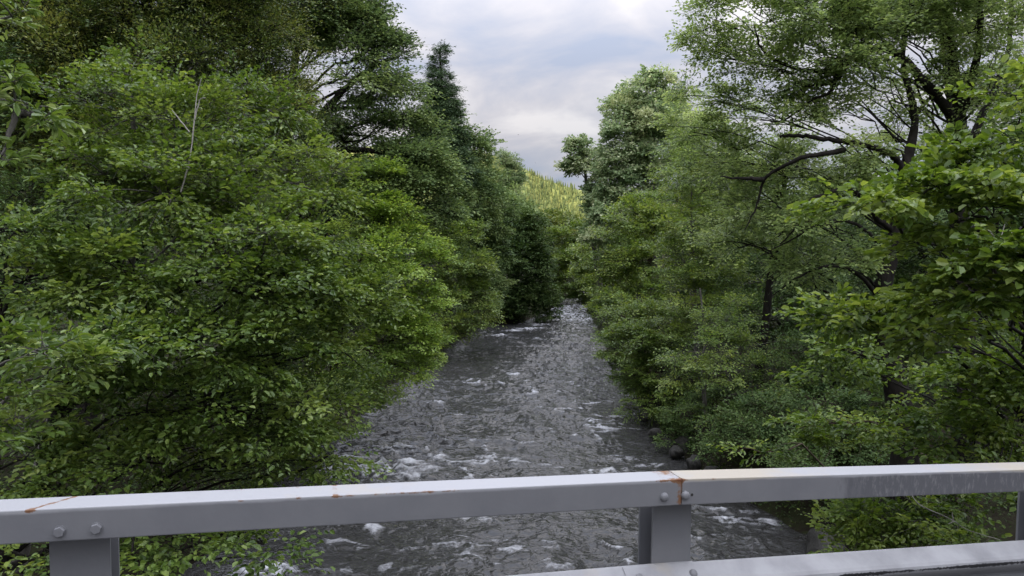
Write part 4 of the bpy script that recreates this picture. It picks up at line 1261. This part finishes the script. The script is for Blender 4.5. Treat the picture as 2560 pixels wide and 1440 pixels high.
def solid_beam(name, s0, s1, off):
    pr = [(t - off, v) for t, v in wb] + [(t - off + 0.0035, v - 0.0007) for t, v in wb[::-1]]
    return sweep(name, rail, s0, s1, pr, (TF - 0.002, WV), beam_masks, closed=True)


solid_beam("lower_beam", -4.6, sSp + 0.32, 0.0)
o = solid_beam("lower_beam", sSp, 4.6, 0.009)
o["label"] = "overlapping beam with black flaking paint along its crest"


def post(px0, px1, py):
    sa, sb = s_at(px0, py, TF)[0], s_at(px1, py, TF)[0]
    c = 0.5 * (sa + sb)
    hw = 0.0875
    D = 0.127
    mb = MB()
    zt = float(rail_z(np.array(c))) - 0.085
    zb = float(rail_z(np.array(c))) - 0.80
    zm, hh = (zt + zb) / 2, (zt - zb) / 2

    def bx(t0, t1, w):
        p = RS * np.array([1, 1, 0]) + hdir * c + ndir * (t0 + t1) / 2
        box(mb, (p[0], p[1], zm), hdir, ndir, zup, w, (t1 - t0) / 2, hh)
    bx(TF, TF + 0.011, hw)
    bx(TF + D - 0.011, TF + D, hw)
    bx(TF + 0.011, TF + D - 0.011, 0.005)
    o = mb.build("post", PAINT, rail, False, fattr=False)
    mp = MB()
    p = RS * np.array([1, 1, 0]) + hdir * c + ndir * (TF + D / 2)
    box(mp, (p[0], p[1], zb - 0.012), hdir, ndir, zup, 0.14, 0.13, 0.012)
    q = mp.build("base_plate", PAINT, o, False, fattr=False)
    return c


c1 = post(124, 276, 1400)
c2 = post(1633, 1727, 1300)
post(2 * 0 + 2556, 2556 + 74, 1300) if False else None
# third post: its near back-flange edge shows at the frame's side
c3 = c2 + (c2 - c1)
mid3 = s_at(2541, 1300, TF + 0.127)[0] + 0.0875


def post_at(c):
    pa = rp(np.array(c - .0875), np.array(TF), np.array(-.1))
    global s_at
    old = s_at
    s_at = lambda px, py, t: (c, None)
    post(0, 0, 0)
    s_at = old


post_at(mid3)
post_at(c1 - (mid3 - c2))


def bolt(parent, s, v, t, hexa, r, tilt=0.0):
    mb = MB()
    p = rp(np.array(s), np.array(t), np.array(v))
    ax = -ndir * math.cos(tilt) + zup * math.sin(tilt)
    e1 = hdir
    e2 = np.cross(ax, e1)
    n = 6 if hexa else 20
    if hexa:
        rings = [(r, -0.002), (r, 0.011), (r * .90, 0.0135), (r * .5, 0.0136), (0.001, 0.0136)]
    else:
        rings = [(r * 1.06, -0.002), (r * 1.06, 0.002), (r, 0.005), (r * .92, 0.009), (r * .7, 0.0125), (r * .4, .0142), (0.0008, 0.0148)]
    th = np.arange(n) * 2 * PI / n + (0.25 if hexa else 0)
    v_ = np.concatenate([p + ax * h + (e1 * np.cos(th)[:, None] + e2 * np.sin(th)[:, None]) * q for q, h in rings])
    i, j = np.meshgrid(np.arange(len(rings) - 1), np.arange(n), indexing="ij")
    f = np.stack([i * n + j, i * n + (j + 1) % n, (i + 1) * n + (j + 1) % n, (i + 1) * n + j], -1).reshape(-1, 4)
    mb.add(v_, f)
    if hexa:                                           # washer face
        th = np.arange(24) * 2 * PI / 24
        v_ = np.concatenate([p + ax * h + (e1 * np.cos(th)[:, None] + e2 * np.sin(th)[:, None]) * q for q, h in ((r * 1.12, -.001), (r * 1.12, .002), (r * .8, .0022))])
        i, j = np.meshgrid(np.arange(2), np.arange(24), indexing="ij")
        mb.add(v_, np.stack([i * 24 + j, i * 24 + (j + 1) % 24, (i + 1) * 24 + (j + 1) % 24, (i + 1) * 24 + j], -1).reshape(-1, 4))
    return mb.build("bolt", PAINT, parent, not hexa, fattr=False)


for par, px, py, hx in ((rl, 149, 1328, True), (rl, 241, 1320, True), (rl, 1660, 1242, False), (rr_, 1713, 1238, False)):
    s_, P = s_at(px, py, 0.0)
    bolt(par, s_, float(P[2] - rail_z(np.array(s_))), 0.0, hx, 0.0165 if hx else 0.0165)
for px, py in ((1598, 1436), (1732, 1426)):
    s_, P = s_at(px, py, TF - 0.05)
    bolt(o, s_, WV - 0.030, TF - 0.053, False, 0.017, math.radians(52))
# small drilled hole beside the joint bolt
s_, P = s_at(1730, 1237, 0.0)
mb = MB()
th = np.arange(16) * 2 * PI / 16
v0 = float(P[2] - rail_z(np.array(s_)))
pc = rp(np.array(s_), np.array(-0.0006), np.array(v0))
rg = [pc + (hdir * math.cos(a) + zup * math.sin(a)) * 0.006 for a in th] + [pc + (hdir * math.cos(a) + zup * math.sin(a)) * 0.0003 for a in th]
mb.add(rg, [(k, (k + 1) % 16, 16 + (k + 1) % 16, 16 + k) for k in range(16)])
hm, hnt, hout = new_mat("dark_hole")
hp = node(hnt, "ShaderNodeBsdfPrincipled", Roughness=0.9)
hp.inputs["Base Color"].default_value = (0.03, 0.028, 0.026, 1)
hnt.links.new(hp.outputs[0], hout.inputs[0])
mb.build("bolt_hole", hm, rr_, False, fattr=False)


# bridge deck
def deck():
    m, nt, out = new_mat("asphalt")
    L = nt.links.new
    tc = node(nt, "ShaderNodeTexCoord")
    nz = node(nt, "ShaderNodeTexNoise", Scale=60.0, Detail=6.0, Roughness=0.7)
    L(tc.outputs["Object"], nz.inputs["Vector"])
    c = ramp(nt, nz.outputs["Fac"], [(0.3, (0.03, 0.03, 0.031)), (0.7, (0.08, 0.079, 0.077))])
    p = node(nt, "ShaderNodeBsdfPrincipled", Roughness=0.9)
    L(c, p.inputs["Base Color"])
    bp = node(nt, "ShaderNodeBump", Strength=0.5, Distance=0.01)
    L(nz.outputs["Fac"], bp.inputs["Height"])
    L(bp.outputs[0], p.inputs["Normal"])
    L(p.outputs[0], out.inputs[0])
    m2, nt2, out2 = new_mat("weathered_concrete")
    n2 = node(nt2, "ShaderNodeTexNoise", Scale=8.0, Detail=6.0, Roughness=0.7)
    tc2 = node(nt2, "ShaderNodeTexCoord")
    nt2.links.new(tc2.outputs["Object"], n2.inputs["Vector"])
    c2_ = ramp(nt2, n2.outputs["Fac"], [(0.3, (0.16, 0.155, 0.145)), (0.7, (0.30, 0.29, 0.27))])
    p2 = node(nt2, "ShaderNodeBsdfPrincipled", Roughness=0.9)
    nt2.links.new(c2_, p2.inputs["Base Color"])
    nt2.links.new(p2.outputs[0], out2.inputs[0])
    ss = np.linspace(-22, 22, 45)

    def slab(name, prof, mat):
        prof = np.asarray(prof, float)
        k, n = len(prof), len(ss)
        Sg = np.repeat(ss[:, None], k, 1)
        P = (RS * np.array([1, 1, 0]) + Sg[..., None] * hdir + prof[None, :, 0, None] * ndir
             + (np.repeat((RS[2] + 0.5 * (gL + gR) * 0.25 * ss)[:, None], k, 1) + prof[None, :, 1])[..., None] * zup).reshape(-1, 3)
        i, j = np.meshgrid(np.arange(n - 1), np.arange(k), indexing="ij")
        j2 = (j + 1) % k
        f = np.stack([i * k + j, i * k + j2, (i + 1) * k + j2, (i + 1) * k + j], -1).reshape(-1, 4)
        f = np.concatenate([f, [[0, 1, 2, 3], [(n - 1) * k + 3, (n - 1) * k + 2, (n - 1) * k + 1, (n - 1) * k]]])
        return mesh_obj(name, P, f, mat)
    a = slab("bridge_deck", [(-9.0, -0.93), (0.62, -0.93), (0.62, -1.40), (-9.0, -1.40)], m2)
    tag(a, "concrete bridge deck carrying the road across the river", "bridge deck", kind="structure")
    b = slab("road", [(-8.6, -0.91), (-0.25, -0.91), (-0.25, -0.927), (-8.6, -0.927)], m)
    tag(b, "dark asphalt road surface on the bridge deck", "road", kind="structure")


deck()

# ------------------------------------------------------------------ light, sky
SUN_EL = math.radians(25.0)
SUN_AZ = math.radians(-122.0)        # from +y, clockwise: behind and to the west
sd = np.array([math.sin(SUN_AZ) * math.cos(SUN_EL), math.cos(SUN_AZ) * math.cos(SUN_EL), math.sin(SUN_EL)])
ld = bpy.data.lights.new("sun", "SUN")
ld.energy = 4.5
ld.angle = math.radians(0.5)
ld.color = (1.0, 0.90, 0.72)
lo = bpy.data.objects.new("sun", ld)
col.objects.link(lo)
lo.rotation_euler = Vector(sd).to_track_quat("Z", "Y").to_euler()
lo.location = (-60, -40, 60)

w = bpy.data.worlds.new("World")
sc.world = w
w.use_nodes = True
nt = w.node_tree
nt.nodes.clear()
L = nt.links.new
out = nt.nodes.new("ShaderNodeOutputWorld")
sky = node(nt, "ShaderNodeTexSky", sky_type="NISHITA")
sky.sun_disc = False
sky.sun_elevation = SUN_EL
sky.sun_rotation = SUN_AZ
bg1 = node(nt, "ShaderNodeBackground", Strength=0.10)
L(sky.outputs[0], bg1.inputs[0])
tc = node(nt, "ShaderNodeTexCoord")
sp = node(nt, "ShaderNodeSeparateXYZ")
L(tc.outputs["Generated"], sp.inputs[0])


def m2(op, a, b, c=None):
    n = node(nt, "ShaderNodeMath", operation=op)
    for i, q in enumerate((a, b, c)):
        if q is None:
            continue
        if isinstance(q, (int, float)):
            n.inputs[i].default_value = q
        else:
            L(q, n.inputs[i])
    return n.outputs[0]


zc = m2("MAXIMUM", sp.outputs["Z"], 0.0)
den = m2("ADD", zc, 0.34)
cmb = node(nt, "ShaderNodeCombineXYZ")
L(m2("DIVIDE", sp.outputs["X"], den), cmb.inputs[0])
L(m2("DIVIDE", sp.outputs["Y"], den), cmb.inputs[1])
mpw = node(nt, "ShaderNodeMapping")
mpw.inputs["Location"].default_value = (3.1, 1.7, 0.0)
mpw.inputs["Scale"].default_value = (1.0, 1.25, 1.0)
L(cmb.outputs[0], mpw.inputs[0])
nz1 = node(nt, "ShaderNodeTexNoise", Scale=2.3, Detail=7.0, Roughness=0.52, Distortion=0.5)
L(mpw.outputs[0], nz1.inputs["Vector"])
ccol = ramp(nt, nz1.outputs["Fac"], [(0.36, (0.43, 0.485, 0.62)), (0.47, (0.54, 0.56, 0.65)), (0.55, (0.65, 0.645, 0.70)), (0.66, (0.84, 0.82, 0.84))])
# overcast luminance grows towards the zenith (CIE overcast sky)
lum = m2("MULTIPLY_ADD", m2("POWER", zc, 1.9), 3.8, 0.53)
hs = node(nt, "ShaderNodeVectorMath", operation="SCALE")
L(ccol, hs.inputs[0])
L(lum, hs.inputs["Scale"])
bg2 = node(nt, "ShaderNodeBackground", Strength=1.0)
L(hs.outputs[0], bg2.inputs[0])
nz2 = node(nt, "ShaderNodeTexNoise", Scale=0.55, Detail=5.0, Roughness=0.5)
L(mpw.outputs[0], nz2.inputs["Vector"])
cover = node(nt, "ShaderNodeMapRange")
cover.inputs["From Min"].default_value = 0.30
cover.inputs["From Max"].default_value = 0.50
cover.inputs["To Min"].default_value = 0.72
cover.inputs["To Max"].default_value = 1.0
L(nz2.outputs["Fac"], cover.inputs[0])
mxw = node(nt, "ShaderNodeMixShader")
L(cover.outputs[0], mxw.inputs[0])
L(bg1.outputs[0], mxw.inputs[1])
L(bg2.outputs[0], mxw.inputs[2])
L(mxw.outputs[0], out.inputs[0])

# ------------------------------------------------------------------ damp valley air
HAZE = 0.0
if HAZE:
    hzm, hnt2, hout2 = new_mat("valley_haze")
    pv = node(hnt2, "ShaderNodeVolumePrincipled", Density=HAZE)
    pv.inputs["Color"].default_value = (0.93, 0.95, 0.98, 1)
    hnt2.links.new(pv.outputs[0], hout2.inputs["Volume"])
    mb = MB()
    box(mb, (0, 1500, 62), (1, 0, 0), (0, 1, 0), (0, 0, 1), 3300, 3300, 72)
    hz = mb.build("haze", hzm, None, False, fattr=False)
    tag(hz, "thin pale haze in the valley air", "haze", kind="stuff")

# ------------------------------------------------------------------ render settings
sc.view_settings.view_transform = "Standard"
sc.view_settings.look = "None"
sc.view_settings.exposure = 0.62
sc.view_settings.gamma = 1.0
cy = sc.cycles
cy.max_bounces = 7
cy.volume_bounces = 0
cy.diffuse_bounces = 4
cy.glossy_bounces = 2
cy.transmission_bounces = 4
cy.transparent_max_bounces = 4
cy.caustics_reflective = False
cy.caustics_refractive = False
cy.sample_clamp_indirect = 4.0
cy.use_denoising = True
cy.use_adaptive_sampling = True
cy.adaptive_threshold = 0.02
